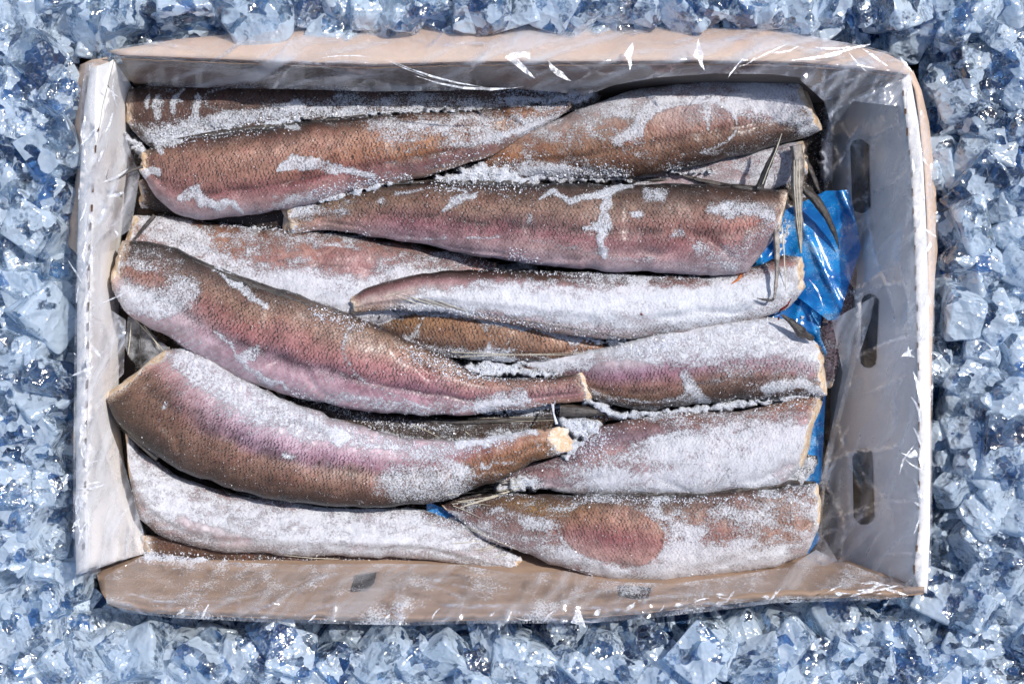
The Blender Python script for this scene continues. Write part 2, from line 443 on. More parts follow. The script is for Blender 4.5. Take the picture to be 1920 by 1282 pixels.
# ------------------------------------------------------------------ sheets cut to a pixel outline
def sheet(name, poly, zf, mat, parent=None, step=10, holes=(), thick=0.0, disp=None, smooth=True, jit=.25, attrs=None):
    poly = [tuple(map(float, p)) for p in poly]
    P2 = []
    def dense(pl):
        out = []
        n = len(pl)
        for i in range(n):
            a = np.array(pl[i]); b_ = np.array(pl[(i+1) % n])
            k = max(1, int(np.linalg.norm(b_-a) / step))
            out += [tuple(a+(b_-a)*t/k) for t in range(k)]
        return out
    bd = dense(poly); hs = [dense(h) for h in holes]
    pts = list(bd); edges = [(i, (i+1) % len(bd)) for i in range(len(bd))]
    for h in hs:
        o = len(pts); pts += h
        edges += [(o+i, o+(i+1) % len(h)) for i in range(len(h))]
    a = np.array(poly)
    gx, gy = np.meshgrid(np.arange(a[:, 0].min(), a[:, 0].max(), step), np.arange(a[:, 1].min(), a[:, 1].max(), step*.87))
    gx = gx + (np.arange(gx.shape[0]) % 2)[:, None]*step*.5
    gx = (gx + (RNG.random(gx.shape)-.5)*step*jit).ravel(); gy = (gy + (RNG.random(gy.shape)-.5)*step*jit).ravel()
    ok = inside(gx, gy, poly) & (seg_dist(gx, gy, bd + [bd[0]]) > step*.45)
    for h in hs: ok &= ~inside(gx, gy, h) & (seg_dist(gx, gy, h + [h[0]]) > step*.4)
    pts += list(zip(gx[ok], gy[ok]))
    r = delaunay_2d_cdt([Vector(p) for p in pts], edges, [], 0, 1e-5)
    v = np.array([tuple(p) for p in r[0]]); f = np.array([t for t in r[2] if len(t) == 3])
    cx = v[f, 0].mean(1); cy = v[f, 1].mean(1)
    ok = inside(cx, cy, bd)
    for h in hs: ok &= ~inside(cx, cy, h)
    f = f[ok]
    used = np.unique(f); mp = -np.ones(len(v), int); mp[used] = np.arange(len(used)); v = v[used]; f = mp[f]
    z = zf(v[:, 0], v[:, 1]) * np.ones(len(v))
    if disp is not None: z = z + disp(v[:, 0], v[:, 1])
    W = Pn(v[:, 0], v[:, 1], z)
    # consistent upward winding
    fl = ((v[f[:, 1], 0]-v[f[:, 0], 0])*(v[f[:, 2], 1]-v[f[:, 0], 1])-(v[f[:, 1], 1]-v[f[:, 0], 1])*(v[f[:, 2], 0]-v[f[:, 0], 0])) > 0
    f[fl] = f[fl][:, ::-1]
    at = {k: fn(v[:, 0], v[:, 1]) for k, fn in (attrs or {}).items()}
    if hasattr(disp, 'line'): at['fold'] = disp.line(v[:, 0], v[:, 1]); at['veil'] = disp.veil(v[:, 0], v[:, 1])
    if thick:
        nv = len(W)
        W2 = W - np.array([0, 0, thick])
        # boundary edges
        e = np.concatenate([f[:, [0, 1]], f[:, [1, 2]], f[:, [2, 0]]])
        es = {tuple(x) for x in e}
        bde = [x for x in es if (x[1], x[0]) not in es]
        side = []
        for p, q in bde: side += [(q, p, p+nv), (q, p+nv, q+nv)]
        f = np.concatenate([f, f[:, ::-1]+nv, np.array(side)])
        W = np.concatenate([W, W2]); at = {k: np.r_[x, x] for k, x in at.items()}
    return mesh(name, W, f, mat, parent, smooth, attrs=at)

def crease(seed, amp, dirs=5, f0=.012, f1=.05, warp=30, ang=None, spread=1.2):
    """folded-film relief: sums of sharp triangular ridges in several directions; .line gives the fold lines"""
    rg = np.random.default_rng(seed)
    D = [((ang if ang is not None else 0)+(rg.random()-.5)*(spread if ang is not None else math.pi*2), f0+(f1-f0)*rg.random(), rg.random()*10, .4+.6*rg.random()) for _ in range(dirs)]
    def both(x, y):
        wx = (fbm(x/160, y/160, seed, 2)-.5)*warp*2.6; wy = (fbm(x/160+9, y/160, seed+2, 2)-.5)*warp*2.6
        h = 0; ln = 0
        for a, f, ph, am in D:
            t = (math.cos(a)*(x+wx)+math.sin(a)*(y+wy))*f+ph
            k = np.floor(t)
            tri = np.abs(t-k-.5)*2
            along = (-math.sin(a)*x+math.cos(a)*y)
            kk = np.floor(t+.5)
            gate = sstep(.45, .75, vnoise(along/90+kk*7.3, kk*3.1+ph, seed+f*100))
            sharp = (1-tri)/(f*40)                       # distance from the fold line in units of 40 px
            h = h + am*gate*np.exp(-sharp*2.6)
            ln = np.maximum(ln, gate*np.exp(-(sharp*9)**2))
        a0 = ang if ang is not None else 0.6
        al = -math.sin(a0)*(x+wx)+math.cos(a0)*(y+wy); ac = math.cos(a0)*(x+wx)+math.sin(a0)*(y+wy)
        vl = sstep(.42, .8, fbm(ac/15, al/150, seed+50, 4))
        return amp*.42*h, ln, vl
    def fn(x, y): return both(x, y)[0]
    fn.line = lambda x, y: both(x, y)[1]
    fn.veil = lambda x, y: both(x, y)[2]
    return fn

def pl_z(pts):
    """height by projecting on the x of listed (x,y,z) points"""
    a = np.array(pts, float)
    return lambda x, y: np.interp(x, a[:, 0], a[:, 2])

# ------------------------------------------------------------------ GROUND: bed of ice
ICE = .118
def build_ice():
    box = [(150, 90), (1722, 90), (1735, 1118), (1400, 1128), (1000, 1150), (215, 1140), (188, 1110), (160, 1085)]
    def zb(x, y):
        e = np.maximum(np.maximum(-x-300, x-2220), np.maximum(-y-300, y-1580))
        return ICE-.040-(ICE-.04)*sstep(0, 600, e)+.012*(fbm(x/40, y/40, 1)-.5)
    o = sheet('ice_bed', [(-1000, -1000), (2920, -1000), (2920, 2280), (-1000, 2280)], zb, M_SLUSH, None, 22, holes=[box])
    tag(o, kind='structure')
    V = [(-6, -6, -.002), (6, -6, -.002), (6, 6, -.002), (-6, 6, -.002)]
    tag(mesh('ground', V, [(0, 1, 2, 3)], M_SLUSH), kind='structure')
    # chunk shapes
    tint = (.36, .58, .86)
    mats = [ice_mat('clear_ice', .55, tint, 0.0), ice_mat('cloudy_ice', .95, (.48, .68, .90), 5.0), ice_mat('dark_ice', .22, (.12, .26, .47), 9.0)]
    shapes = []
    for s in range(22):
        rg = random.Random(100+s)
        bm = bmesh.new()
        kind = s % 3
        a, b_, c = (.0165*rg.uniform(.8, 1.15), .0155*rg.uniform(.75, 1.1), .0145*rg.uniform(.6, 1.1))
        pts = []
        for sx in (-1, 1):
            for sy in (-1, 1):
                for sz in (-1, 1):
                    k = rg.uniform(.72, 1.12)
                    pts.append((sx*a*k*rg.uniform(.85, 1.1), sy*b_*k*rg.uniform(.85, 1.1), sz*c*rg.uniform(.8, 1.1)))
        if kind:
            for _ in range(3 + kind):
                d = Vector((rg.gauss(0, 1), rg.gauss(0, 1), rg.gauss(0, 1))).normalized()
                pts.append((d.x*a*1.35, d.y*b_*1.35, d.z*c*1.3))
        for p in pts: bm.verts.new(p)
        bmesh.ops.convex_hull(bm, input=bm.verts)
        for v in [v for v in bm.verts if not v.link_faces]: bm.verts.remove(v)
        bmesh.ops.dissolve_limit(bm, angle_limit=R(14), verts=bm.verts, edges=bm.edges)
        bmesh.ops.bevel(bm, geom=list(bm.edges), offset=.0026, segments=3, affect='EDGES', profile=.6, clamp_overlap=True)
        bmesh.ops.triangulate(bm, faces=bm.faces)
        bmesh.ops.subdivide_edges(bm, edges=[e for e in bm.edges if e.calc_length() > .006], cuts=2, use_grid_fill=True)
        bmesh.ops.triangulate(bm, faces=bm.faces)
        co = np.array([v.co[:] for v in bm.verts])
        nn = fbm(co[:, 0]*110+s*3, co[:, 1]*110, co[:, 2]*110, 2)-.5
        for v, d in zip(bm.verts, nn):
            v.co += v.co.normalized()*float(d)*.0030
        me = bpy.data.meshes.new('ice_chunk')
        bm.to_mesh(me); bm.free()
        me.polygons.foreach_set('use_smooth', np.full(len(me.polygons), True))
        shapes.append(me)
    for me in list(shapes):
        me.materials.append(mats[0])
    byk = {0: shapes}
    for k in (1, 2):
        byk[k] = []
        for me in shapes:
            c = me.copy(); c.materials.clear(); c.materials.append(mats[k]); byk[k].append(c)
    words = ['clear faceted', 'cloudy white', 'dark blue']
    ybl = [(55, 'the photo top edge'), (130, 'the upper left carton corner'), (250, 'the topmost fish'), (400, 'the curled whisker'), (560, 'the diagonal fish cut end'), (700, 'the grey fin web'),
           (850, 'the curved fish cut end'), (1000, 'the white frosted fish'), (1130, 'the lower left carton corner'), (1210, 'the lowest board edge'), (1400, 'the photo bottom edge')]
    ybr = [(55, 'the photo top edge'), (130, 'the upper right carton corner'), (250, 'the thick top right fish'), (400, 'the first hand slot'), (540, 'the blue film'), (700, 'the middle hand slot'),
           (830, 'the pale ragged fish'), (980, 'the lowest hand slot'), (1130, 'the lower right carton corner'), (1210, 'the lowest board edge'), (1400, 'the photo bottom edge')]
    xb = [(240, 'the outer left rim'), (380, 'the left wall foot'), (520, 'the second fish head end'), (660, 'the cut brown tail'), (800, 'the dark slot at left'), (940, 'the longest film gleam'), (1080, 'the yellow cut tail'),
          (1220, 'the white film tips'), (1360, 'the oval pink patch'), (1500, 'the fish cut ends'), (1640, 'the wrinkled film corner'), (1800, 'the outer right rim')]
    def where(px, py):
        if px < 150 or px > 1750:
            tb = ybl if px < 150 else ybr
            nm = [w_ for lim, w_ in tb if py < lim][0]
            e = px if px < 150 else 1920-px
            col = 'against the carton' if e > 105 else ('midway out' if e > 50 else 'at the photo edge')
            return col+(' left' if px < 150 else ' right')+', by '+nm
        nm = [w_ for lim, w_ in xb if px < lim][0]
        if py < 200: return ('at the top edge' if py < 25 else 'behind the flap')+', above '+nm
        return ('against the lower wall' if py < 1195 else ('midway down' if py < 1245 else 'at the bottom edge'))+', below '+nm
    seen = {}
    pos = []
    rg = random.Random(5)
    boxpoly = [(140, 80), (1725, 80), (1755, 1150), (1300, 1172), (760, 1196), (210, 1185), (115, 1110)]
    step = 57
    rows = int(1500/step)+1; cols = int(2140/step)+1
    for j in range(rows):
        for i in range(cols):
            x = -100+(i+.5*(j % 2))*step+rg.uniform(-16, 16); y = -90+j*step*.93+rg.uniform(-16, 16)
            if inside(np.array([x]), np.array([y]), boxpoly)[0]: continue
            pos.append((x, y, rg.random()))
    print('ice chunks', len(pos))
    # nearest to the frame centre band first: those in view are individuals
    inview = [p for p in pos if -30 < p[0] < 1950 and -30 < p[1] < 1312]
    outv = [p for p in pos if p not in inview]
    # lower layer, one mass
    low = []
    for j in range(30):
        for i in range(18):
            x = -160+i*52+rg.uniform(-20, 20); y = -140+j*52+rg.uniform(-20, 20)
            if inside(np.array([x]), np.array([y]), [(120, 70), (1745, 70), (1755, 1185), (125, 1205)])[0]: continue
            low.append((x, y))
    def rot(): return Euler((rg.gauss(0, .5), rg.gauss(0, .5), rg.uniform(0, 6.28)))
    for (x, y, r) in inview:
        k = 0 if r < .42 else (1 if r < .82 else 2)
        me = rg.choice(byk[k])
        o = bpy.data.objects.new('ice_chunk', me); C.objects.link(o)
        near = 110 < x < 1790 and 30 < y < 1190
        z = ICE+(rg.uniform(-.020, -.010) if not near else rg.uniform(-.036, -.028))
        o.location = P(x, y, z)
        o.rotation_euler = rot()
        q = rg.uniform(.80, 1.12)*(1 if rg.random() < .8 else 1.25)
        o.scale = (q, q*rg.uniform(.85, 1.1), q)
        seen.setdefault((words[k], where(x, y)), []).append((x, y, o))
    for (wd, wh), lst in seen.items():
        horiz = max(a[0] for a in lst)-min(a[0] for a in lst) > max(a[1] for a in lst)-min(a[1] for a in lst)
        lst.sort(key=lambda a: a[0] if horiz else a[1])
        nm = {1: [''], 2: [('left', 'right'), ('upper', 'lower')][0 if horiz else 1], 3: [('left', 'middle', 'right'), ('upper', 'middle', 'lower')][0 if horiz else 1]}.get(len(lst))
        for k_, a in enumerate(lst):
            q = (nm[k_]+' ') if nm and nm[k_] else ('' if nm else ['first ', 'second ', 'third ', 'fourth ', 'fifth ', 'sixth ', 'last '][min(k_, 6)])
            tag(a[2], (q+wd+' ice chunk '+wh).strip(), 'ice', 'loose ice chunks around the carton')
    VV, FF = [], []
    nv = 0
    for (x, y) in low + [p[:2] for p in outv]:
        me = rg.choice(shapes)
        co = np.empty(len(me.vertices)*3); me.vertices.foreach_get('co', co); co = co.reshape(-1, 3)
        li = np.empty(len(me.loops), np.int32); me.loops.foreach_get('vertex_index', li)
        Mx = np.array(rot().to_matrix())
        q = rg.uniform(.95, 1.35)
        c = co@Mx.T*q + np.array(P(x, y, ICE+rg.uniform(-.044, -.034)))
        VV.append(c); FF.append(li.reshape(-1, 3)+nv); nv += len(c)
    o = mesh('crushed_ice', np.concatenate(VV), np.concatenate(FF), mats[1])
    o.data.materials[0] = mats[1]
    tag(o, 'lower layer of crushed ice under the loose chunks', 'ice', kind='stuff')

# ------------------------------------------------------------------ CARTON
RIM = .128
def wallf(rim, low, zr, zl, ends=None):
    """height as a function of the pixel, by blend between two polylines (used through a sheet in pixel space)"""
    rim = [tuple(p) for p in rim]; low = [tuple(p) for p in low]
    def f(x, y):
        a = seg_dist(x, y, rim); b_ = seg_dist(x, y, low)
        t = b_/(a+b_+1e-6)
        return zl+(zr-zl)*t
    return f

def slot(cx, cy, w_, h_, n=24, tilt=0.0, rg=random.Random(3)):
    out = []
    r = w_/2
    for i in range(n):
        a = 2*math.pi*i/n
        x = math.cos(a)*r; y = math.sin(a)*r + (h_/2-r)*(1 if math.sin(a) >= 0 else -1)
        x += rg.uniform(-1.7, 1.7)
        out.append((cx+x*math.cos(tilt)-y*math.sin(tilt), cy+x*math.sin(tilt)+y*math.cos(tilt)))
    return out

def build_carton():
    c = empty('cardboard_carton', P(950, 620, 0), 'open white and brown cardboard carton lined with clear film and packed with fish', 'carton')
    # floor
    V = [P(150, 90, .003), P(1700, 90, .003), P(1700, 1130, .003), P(150, 1130, .003)]
    mesh('base', V, [(0, 3, 2, 1)], M_KRAFT, c, False)
    # -- top wall: dull kraft inside, two board edges, and a pale flap folded outward
    rim = [(226, 108), (330, 112), (560, 121), (700, 125), (900, 120), (1100, 120), (1300, 118), (1500, 121), (1600, 130), (1692, 142)]
    low = [(264, 186), (500, 195), (900, 200), (1300, 200), (1555, 200)]
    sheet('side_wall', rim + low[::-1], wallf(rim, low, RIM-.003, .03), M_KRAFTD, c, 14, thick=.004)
    rim2 = [(x, y-5) for x, y in rim]
    top_edge = [(200, 96), (262, 86), (330, 74), (430, 65), (560, 56), (700, 50), (850, 45), (980, 45), (1090, 46), (1180, 54), (1300, 53), (1440, 58), (1500, 68), (1560, 80), (1620, 90), (1665, 102), (1695, 118), (1712, 136)]
    def flz(x, y):
        d = seg_dist(x, y, rim2)
        return RIM+.002-.00030*d-.0000035*d*d + .0010*np.sin(x/90)
    sheet('flap', rim2 + [(1705, 142)] + top_edge[::-1], flz, M_FLAP, c, 12, thick=.0035)
    # cut corrugated edges: two thin ragged lines
    for k, (dy, z) in enumerate(((-2.5, RIM+.0012), (3.0, RIM-.0005))):
        pr = resample([(x, y+dy) for x, y in rim], 160)
        pr[:, 1] += (fbm(pr[:, 0]/7, 0*pr[:, 0], k, 3)-.5)*3.2
        ribbon('board_edge', pr, z, 2.2, M_EDGE if k == 0 else M_KRAFT, c)
    # -- right wall: white inside with three hand slots
    rimr = [(1690, 150), (1700, 230), (1708, 310), (1715, 450), (1719, 600), (1722, 750), (1724, 900), (1722, 1000), (1714, 1070)]
    lowr = [(1530, 175), (1530, 400), (1528, 700), (1524, 1055)]
    slots = [slot(1614, 330, 38, 140, tilt=-.03), slot(1631, 620, 34, 140, tilt=.04), slot(1620, 912, 42, 144, tilt=-.01)]
    sheet('side_wall', rimr + [(1722, 1100)] + lowr[::-1], wallf(rimr, lowr, RIM, .004), M_WHITE, c, 11, holes=slots, thick=.0045)
    # second board layer behind the slots
    sheet('backing_board', [(x+3, y) for x, y in rimr] + [(1722, 1095)] + [(1560, 1050), (1560, 180)], lambda x, y: wallf(rimr, lowr, RIM, .004)(x, y)-.022, M_SLOTSHADE, c, 30)
    outr = [(1706, 138), (1722, 230), (1731, 310), (1738, 450), (1742, 600), (1743, 750), (1744, 900), (1744, 1000), (1738, 1112)]
    sheet('folded_rim', rimr + [(1724, 1108)] + outr[::-1], lambda x, y: RIM+.001-.00016*seg_dist(x, y, rimr), M_WHITE, c, 9, thick=.004)
    outr2 = [(1712, 132), (1728, 170), (1742, 230), (1751, 310), (1758, 400), (1758, 470), (1752, 530), (1749, 620), (1746, 720), (1745, 900), (1740, 1100)]
    outr1 = [(1704, 140), (1716, 170), (1725, 230), (1733, 310), (1738, 400), (1740, 470), (1740, 560), (1741, 700), (1742, 900), (1736, 1100)]
    sheet('flap', outr1 + outr2[::-1], lambda x, y: RIM-.006-.0012*seg_dist(x, y, outr1), M_FLAP, c, 9, thick=.003)
    # -- left wall
    riml = [(212, 112), (190, 200), (176, 300), (170, 400), (166, 500), (163, 700), (160, 850), (157, 1040), (154, 1068)]
    lowl = [(252, 170), (238, 300), (226, 450), (222, 600), (222, 760), (236, 900), (286, 1034)]
    sheet('side_wall', riml + lowl[::-1], wallf(riml, lowl, RIM+.002, .05), M_WHITE, c, 11, thick=.0045)
    outl = [(206, 116), (170, 128), (158, 200), (152, 300), (147, 400), (145, 500), (144, 700), (143, 850), (141, 1000), (143, 1076)]
    sheet('folded_rim', riml + outl[::-1], lambda x, y: RIM+.003-.00016*seg_dist(x, y, riml), M_WHITE, c, 9, thick=.004)
    outl2 = [(200, 108), (172, 112), (150, 122), (140, 150), (134, 190), (141, 240), (146, 310), (138, 360), (127, 405), (119, 445), (132, 465), (148, 480)]
    outl1 = [(205, 120), (178, 128), (166, 160), (160, 200), (156, 240), (154, 310), (152, 360), (150, 405), (149, 445), (149, 480)]
    sheet('flap', outl1 + outl2[::-1], lambda x, y: RIM-.007-.0011*seg_dist(x, y, outl1), M_FLAP, c, 8, thick=.003)
    outl3 = [(146, 780), (120, 800), (118, 820), (124, 840), (134, 850), (146, 852)]
    sheet('flap', outl3, lambda x, y: RIM-.018-.0008*(150-x), M_FLAP, c, 8, thick=.003)
    # -- bottom wall: kraft
    rimb = [(204, 1134), (260, 1146), (330, 1152), (500, 1159), (640, 1162), (770, 1166), (900, 1162), (1060, 1162), (1200, 1150), (1330, 1136), (1450, 1122), (1600, 1120), (1660, 1122), (1733, 1113)]
    lowb = [(178, 1030), (400, 1022), (700, 1022), (1000, 1025), (1300, 1030), (1560, 1040)]
    bslots = [[(664, 1078), (706, 1072), (702, 1092), (688, 1108), (655, 1110)], [(1156, 1096), (1222, 1100), (1216, 1122), (1190, 1124), (1160, 1118)]]
    fb = wallf(rimb, lowb, RIM-.006, .05)
    sheet('side_wall', [(180, 1070), (188, 1105)] + rimb + [(1690, 1088)] + lowb[::-1], fb, M_KRAFT, c, 11, holes=bslots, thick=.0045,
          disp=lambda x, y: .002*(fbm(x/120, y/40, 3, 3)-.5))
    sheet('backing_board', [(620, 1060), (760, 1060), (760, 1120), (620, 1120)], lambda x, y: fb(x, y)-.012, M_SLOTSHADE, c, 30)
    sheet('backing_board', [(1130, 1080), (1260, 1080), (1260, 1130), (1130, 1130)], lambda x, y: fb(x, y)-.012, M_SLOTSHADE, c, 30)
    pr = resample([(x, y-9) for x, y in rimb], 160); pr[:, 1] += (fbm(pr[:, 0]/16, 0*pr[:, 0], 4, 3)-.5)*8
    ribbon('rolled_edge', pr, RIM-.006, 14, M_KRAFT, c, hump=.0035)
    # perforation slits on both folds
    sv, sf = box_vf(2.4*S, 12.5*S, .0010)
    me = bpy.data.meshes.new('perforation_slit'); me.from_pydata(sv, [], sf); me.materials.append(M_EDGE)
    rg = random.Random(9)
    def slits(path, y0, y1, dy, z, ks):
        a = np.array(path)
        y = y0
        while y < y1:
            x = float(np.interp(y, a[:, 1], a[:, 0]))
            o = bpy.data.objects.new('perforation_slit', me); C.objects.link(o); o.parent = c
            o.location = Vector(P(x+rg.uniform(-1, 1), y, z)) - c.location
            o.scale = (rg.uniform(.7, 1.5)*ks, rg.uniform(.7, 1.35), 1)
            o.rotation_euler.z = rg.uniform(-.08, .08)
            y += dy*rg.uniform(.92, 1.1)
    slits(rimr, 175, 1075, 37, RIM+.0016, 1.0)
    slits([(x+1.0, y) for x, y in riml], 240, 1055, 36.5, RIM+.0036, 1.15)
    return c

def box_vf(a, b_, h_):
    v = [(sx*a, sy*b_/1.0*.5, sz*h_) for sx in (-1, 1) for sy in (-1, 1) for sz in (0, 1)]
    v = [(x*.5*(1.0 if abs(y) else 1), y, z) for x, y, z in v]
    return v, [(0, 1, 3, 2), (4, 6, 7, 5), (0, 4, 5, 1), (2, 3, 7, 6), (0, 2, 6, 4), (1, 5, 7, 3)]

def ribbon(name, p, z, w_, mat, parent, hump=.0006, m=6):
    """narrow raised strip along a pixel path"""
    n = len(p)
    d = np.gradient(p, axis=0); d /= np.linalg.norm(d, axis=1)[:, None]+1e-9
    nr = np.stack([-d[:, 1], d[:, 0]], -1)
    s = np.linspace(-1, 1, m)
    X = p[:, 0][:, None]+nr[:, 0][:, None]*s*w_/2; Y = p[:, 1][:, None]+nr[:, 1][:, None]*s*w_/2
    zz = (z if np.ndim(z) else np.full(n, z))
    Z = zz[:, None]+hump*(1-s**2)[None, :]
    V = Pn(X, Y, Z).reshape(-1, 3)
    lowr = Pn(X, Y, Z-.0018).reshape(-1, 3)
    F = grid_faces(n, m)
    return mesh(name, np.concatenate([V, lowr]), np.concatenate([F, F[:, ::-1]+len(V)]), mat, parent)

# ------------------------------------------------------------------ FISH
FISH = {}
PAINT = []           # frost strokes: (fish ids or None, kind, data...)
SURF = []            # (V, F) of all bodies, for resting things on them
def ramp_cols(ramps, x, t):
    """ramps: list of (x_px, [(t, rgb), ...]) from left to right"""
    cols = []
    for xp, rp in ramps:
        ts = [r[0] for r in rp]; cc = np.array([lin(r[1]) for r in rp])
        cols.append(np.stack([np.interp(t, ts, cc[:, k]) for k in range(3)], -1))
    if len(cols) == 1: return cols[0]
    xs = [r[0] for r in ramps]
    out = np.zeros_like(cols[0])
    xi = np.interp(x, xs, np.arange(len(xs)))
    for i in range(len(xs)):
        wgt = np.clip(1-np.abs(xi-i), 0, 1)
        out += cols[i]*wgt[:, None]
    return out

def apply_paint(fid, x, y, f):
    wx = x+(fbm(x/24, y/24, 5, 3)-.5)*20; wy = y+(fbm(x/24+40, y/24, 6, 3)-.5)*20
    wx2 = x+(fbm(x/40, y/40, 8, 3)-.5)*16; wy2 = y+(fbm(x/40+40, y/40, 9, 3)-.5)*16
    for op in PAINT:
        ids, kind = op[0], op[1]
        if ids and fid not in ids.split(): continue
        if kind == 'soft':                       # polyline, radius, strength: soft addition
            d = seg_dist(wx, wy, op[2])/op[3]
            f = f+op[4]*(1-sstep(.3, 1.25, d))
        elif kind == 'set':                      # hard-edged run of frost
            pts = op[2]
            rad = [p[2] if len(p) > 2 else op[3] for p in pts]
            d = seg_dist(wx, wy, pts, rad)
            m = (1-sstep(.7, 1.25, d))*(.72+.28*vnoise(x/13, y/13, 77))
            f = f*(1-m)+op[4]*m
            f = f+.30*(1-sstep(1.0, 2.6, d))*(1-m)*vnoise(x/9, y/9, 71)
        elif kind == 'pane':                     # clear glazed window with a frost rim
            cx, cy, rx, ry, rot, inn, rimv = op[2:9]
            ca, sa = math.cos(rot), math.sin(rot)
            u = ((wx2-cx)*ca+(wy2-cy)*sa)/rx; v = (-(wx2-cx)*sa+(wy2-cy)*ca)/ry
            d = (np.abs(u)**2.4+np.abs(v)**2.4)**(1/2.4)
            ww = 5.0/min(rx, ry)
            m = 1-sstep(1-ww*.3, 1+ww*.1, d)
            f = f*(1-m)+inn*m
            rm = np.exp(-((d-1-ww*.5)/(ww*.55))**2)*(vnoise(x/26, y/26, 3) > .32)
            f = np.maximum(f, rimv*.72*rm*sstep(.3, .6, vnoise(x/34+3, y/34, 31)))
        elif kind == 'poly':
            m = inside(wx, wy, op[2])*1.0
            f = f*(1-m)+op[3]*m
    return f

def fish(fid, label, top, bot, zc, ramps, frost=.2, scl=None, thick=.8, capL='cut', capR='taper', tilt=(0.15, 0.15), frostT=None, lat=None, seed=0, crys=1.0, group=True, ridge=None, floor=None, rib=None):
    L = max(np.linalg.norm(np.diff(np.array(top)[:, :2], axis=0), axis=1).sum(), np.linalg.norm(np.diff(np.array(bot)[:, :2], axis=0), axis=1).sum())
    nL = int(L/3.1)+20; nA = 50; nB = 12
    T = resample(top, nL); B = resample(bot, nL)
    # uneven outline
    s = np.linspace(0, 1, nL)
    jt = (fbm(s*L/52, seed+.5, 0, 4)-.5)*13; jb = (fbm(s*L/52, seed+7.5, 0, 4)-.5)*13
    hv = B-T; hl = np.linalg.norm(hv, axis=1)[:, None]+1e-6
    T = T-hv/hl*jt[:, None]; B = B+hv/hl*jb[:, None]
    if capR == 'round' or capL == 'round':
        pass
    Cn = (T+B)/2; hv = (T-B)/2
    a = np.linalg.norm(hv, axis=1)
    # end rounding (the flesh curls in slightly at a cut)
    e = np.ones(nL)
    kL = {'cut': (.965, 7), 'taper': (.7, 12), 'round': (.05, 26)}[capL]; kR = {'cut': (.965, 7), 'taper': (.7, 12), 'round': (.05, 26)}[capR]
    i = np.arange(nL)
    e *= 1-(1-kL[0])*np.clip(1-i/kL[1], 0, 1)**2
    e *= 1-(1-kR[0])*np.clip(1-(nL-1-i)/kR[1], 0, 1)**2
    hv = hv*e[:, None]; a = a*e
    zs = np.interp(s, np.linspace(0, 1, len(zc)), zc) if np.ndim(zc) else np.full(nL, zc)
    kk = np.hanning(41); kk /= kk.sum(); zs = np.convolve(np.pad(zs, 20, 'edge'), kk, 'valid')
    am = a*S
    zs = .078+(zs-.078)*.62
    bz = .80*thick*am*(.92+.16*fbm(s*4, seed, 0, 2))
    if floor: bz = np.maximum(bz, floor)
    th = np.r_[np.linspace(0, math.pi, nA), np.linspace(math.pi, 2*math.pi, nB+1)[1:-1]]
    nT = len(th)
    ct, st = np.cos(th), np.sin(th)
    pw = .82
    cc = np.sign(ct)*np.abs(ct)**pw; ss = np.sign(st)*np.abs(st)**pw
    ax = np.gradient(Cn, axis=0); ax /= np.linalg.norm(ax, axis=1)[:, None]+1e-9
    # bruised / dented flesh
    GX, GT = np.meshgrid(s*L, th/math.pi, indexing='ij')
    lump = (fbm(GX/55, GT*3.2+seed*3.3, seed, 4)-.5)
    lump2 = (fbm(GX/16, GT*9+seed, seed+4, 3)-.5)
    for gq in range(2):                            # shallow folds and contact dents running along the body
        tg = .22+.5*gq+.26*(fbm(s*L/130, seed+gq*9.1, 3, 3)-.5)*2
        dg = sstep(.4, .7, fbm(s*L/90, seed+gq*4.7, 9, 2))
        lump = lump-.9*np.exp(-((GT-tg[:, None])/.045)**2)*dg[:, None]
    rs = 1+.22*lump*np.clip(ss, 0, 1)[None, :]
    off = cc[None, :]*a[:, None]
    X = Cn[:, 0][:, None]+hv[:, 0][:, None]*cc[None, :]; Y = Cn[:, 1][:, None]+hv[:, 1][:, None]*cc[None, :]
    Zr = bz[:, None]*ss[None, :]*rs+.0005*lump2*np.clip(ss, 0, 1)[None, :]
    t01 = np.clip(GT, 0, 1)
    if lat is not None: lat = math.acos(1-2*lat)/math.pi
    if lat is not None:                           # lateral groove
        g = np.exp(-((t01-lat)/.022)**2); Zr = Zr-.0009*g*(ss > 0)
        g2 = np.exp(-((t01-lat-.12)/.09)**2); Zr = Zr+.0011*g2*(ss > 0)
    if ridge is not None:
        Zr = Zr+.0016*np.exp(-((t01-ridge)/.05)**2)*(ss > 0)
    # slanting cuts: the upper rim sits further in than the lower one
    wL = np.clip(1-i/ (nL*.10), 0, 1)**1.5; wR = np.clip(1-(nL-1-i)/(nL*.10), 0, 1)**1.5
    sh = (wL*tilt[0]-wR*tilt[1])
    amt = sh[:, None]*a[:, None]*.5*ss[None, :]*(np.ones(nL)[:, None])
    ragL = (fbm(th*2.2, seed, 0, 4)-.5)*20; ragR = (fbm(th*2.2, seed+5, 0, 4)-.5)*20
    endL = np.clip(1-i/9, 0, 1)*(capL == 'cut'); endR = np.clip(1-(nL-1-i)/9, 0, 1)*(capR == 'cut')
    amt = amt+endL[:, None]*ragL[None]+endR[:, None]*ragR[None]
    X = X+ax[:, 0][:, None]*amt; Y = Y+ax[:, 1][:, None]*amt
    zfull = zs[:, None]+Zr
    x, y, t = X.ravel(), Y.ravel(), np.clip(t01.ravel(), 0, 1)
    z = zfull.ravel()
    # colours
    tp = (1-np.cos(np.pi*t))/2                     # position across the visible width
    tt = np.clip(tp+(fbm(x/60, y/60, seed, 3)-.5)*.14, 0, 1)
    cols = ramp_cols(ramps, x, tt)
    g_ = cols.mean(1, keepdims=True)
    cols = (g_+(cols-g_)*.80)*np.array([.92, .92, .96])*.88
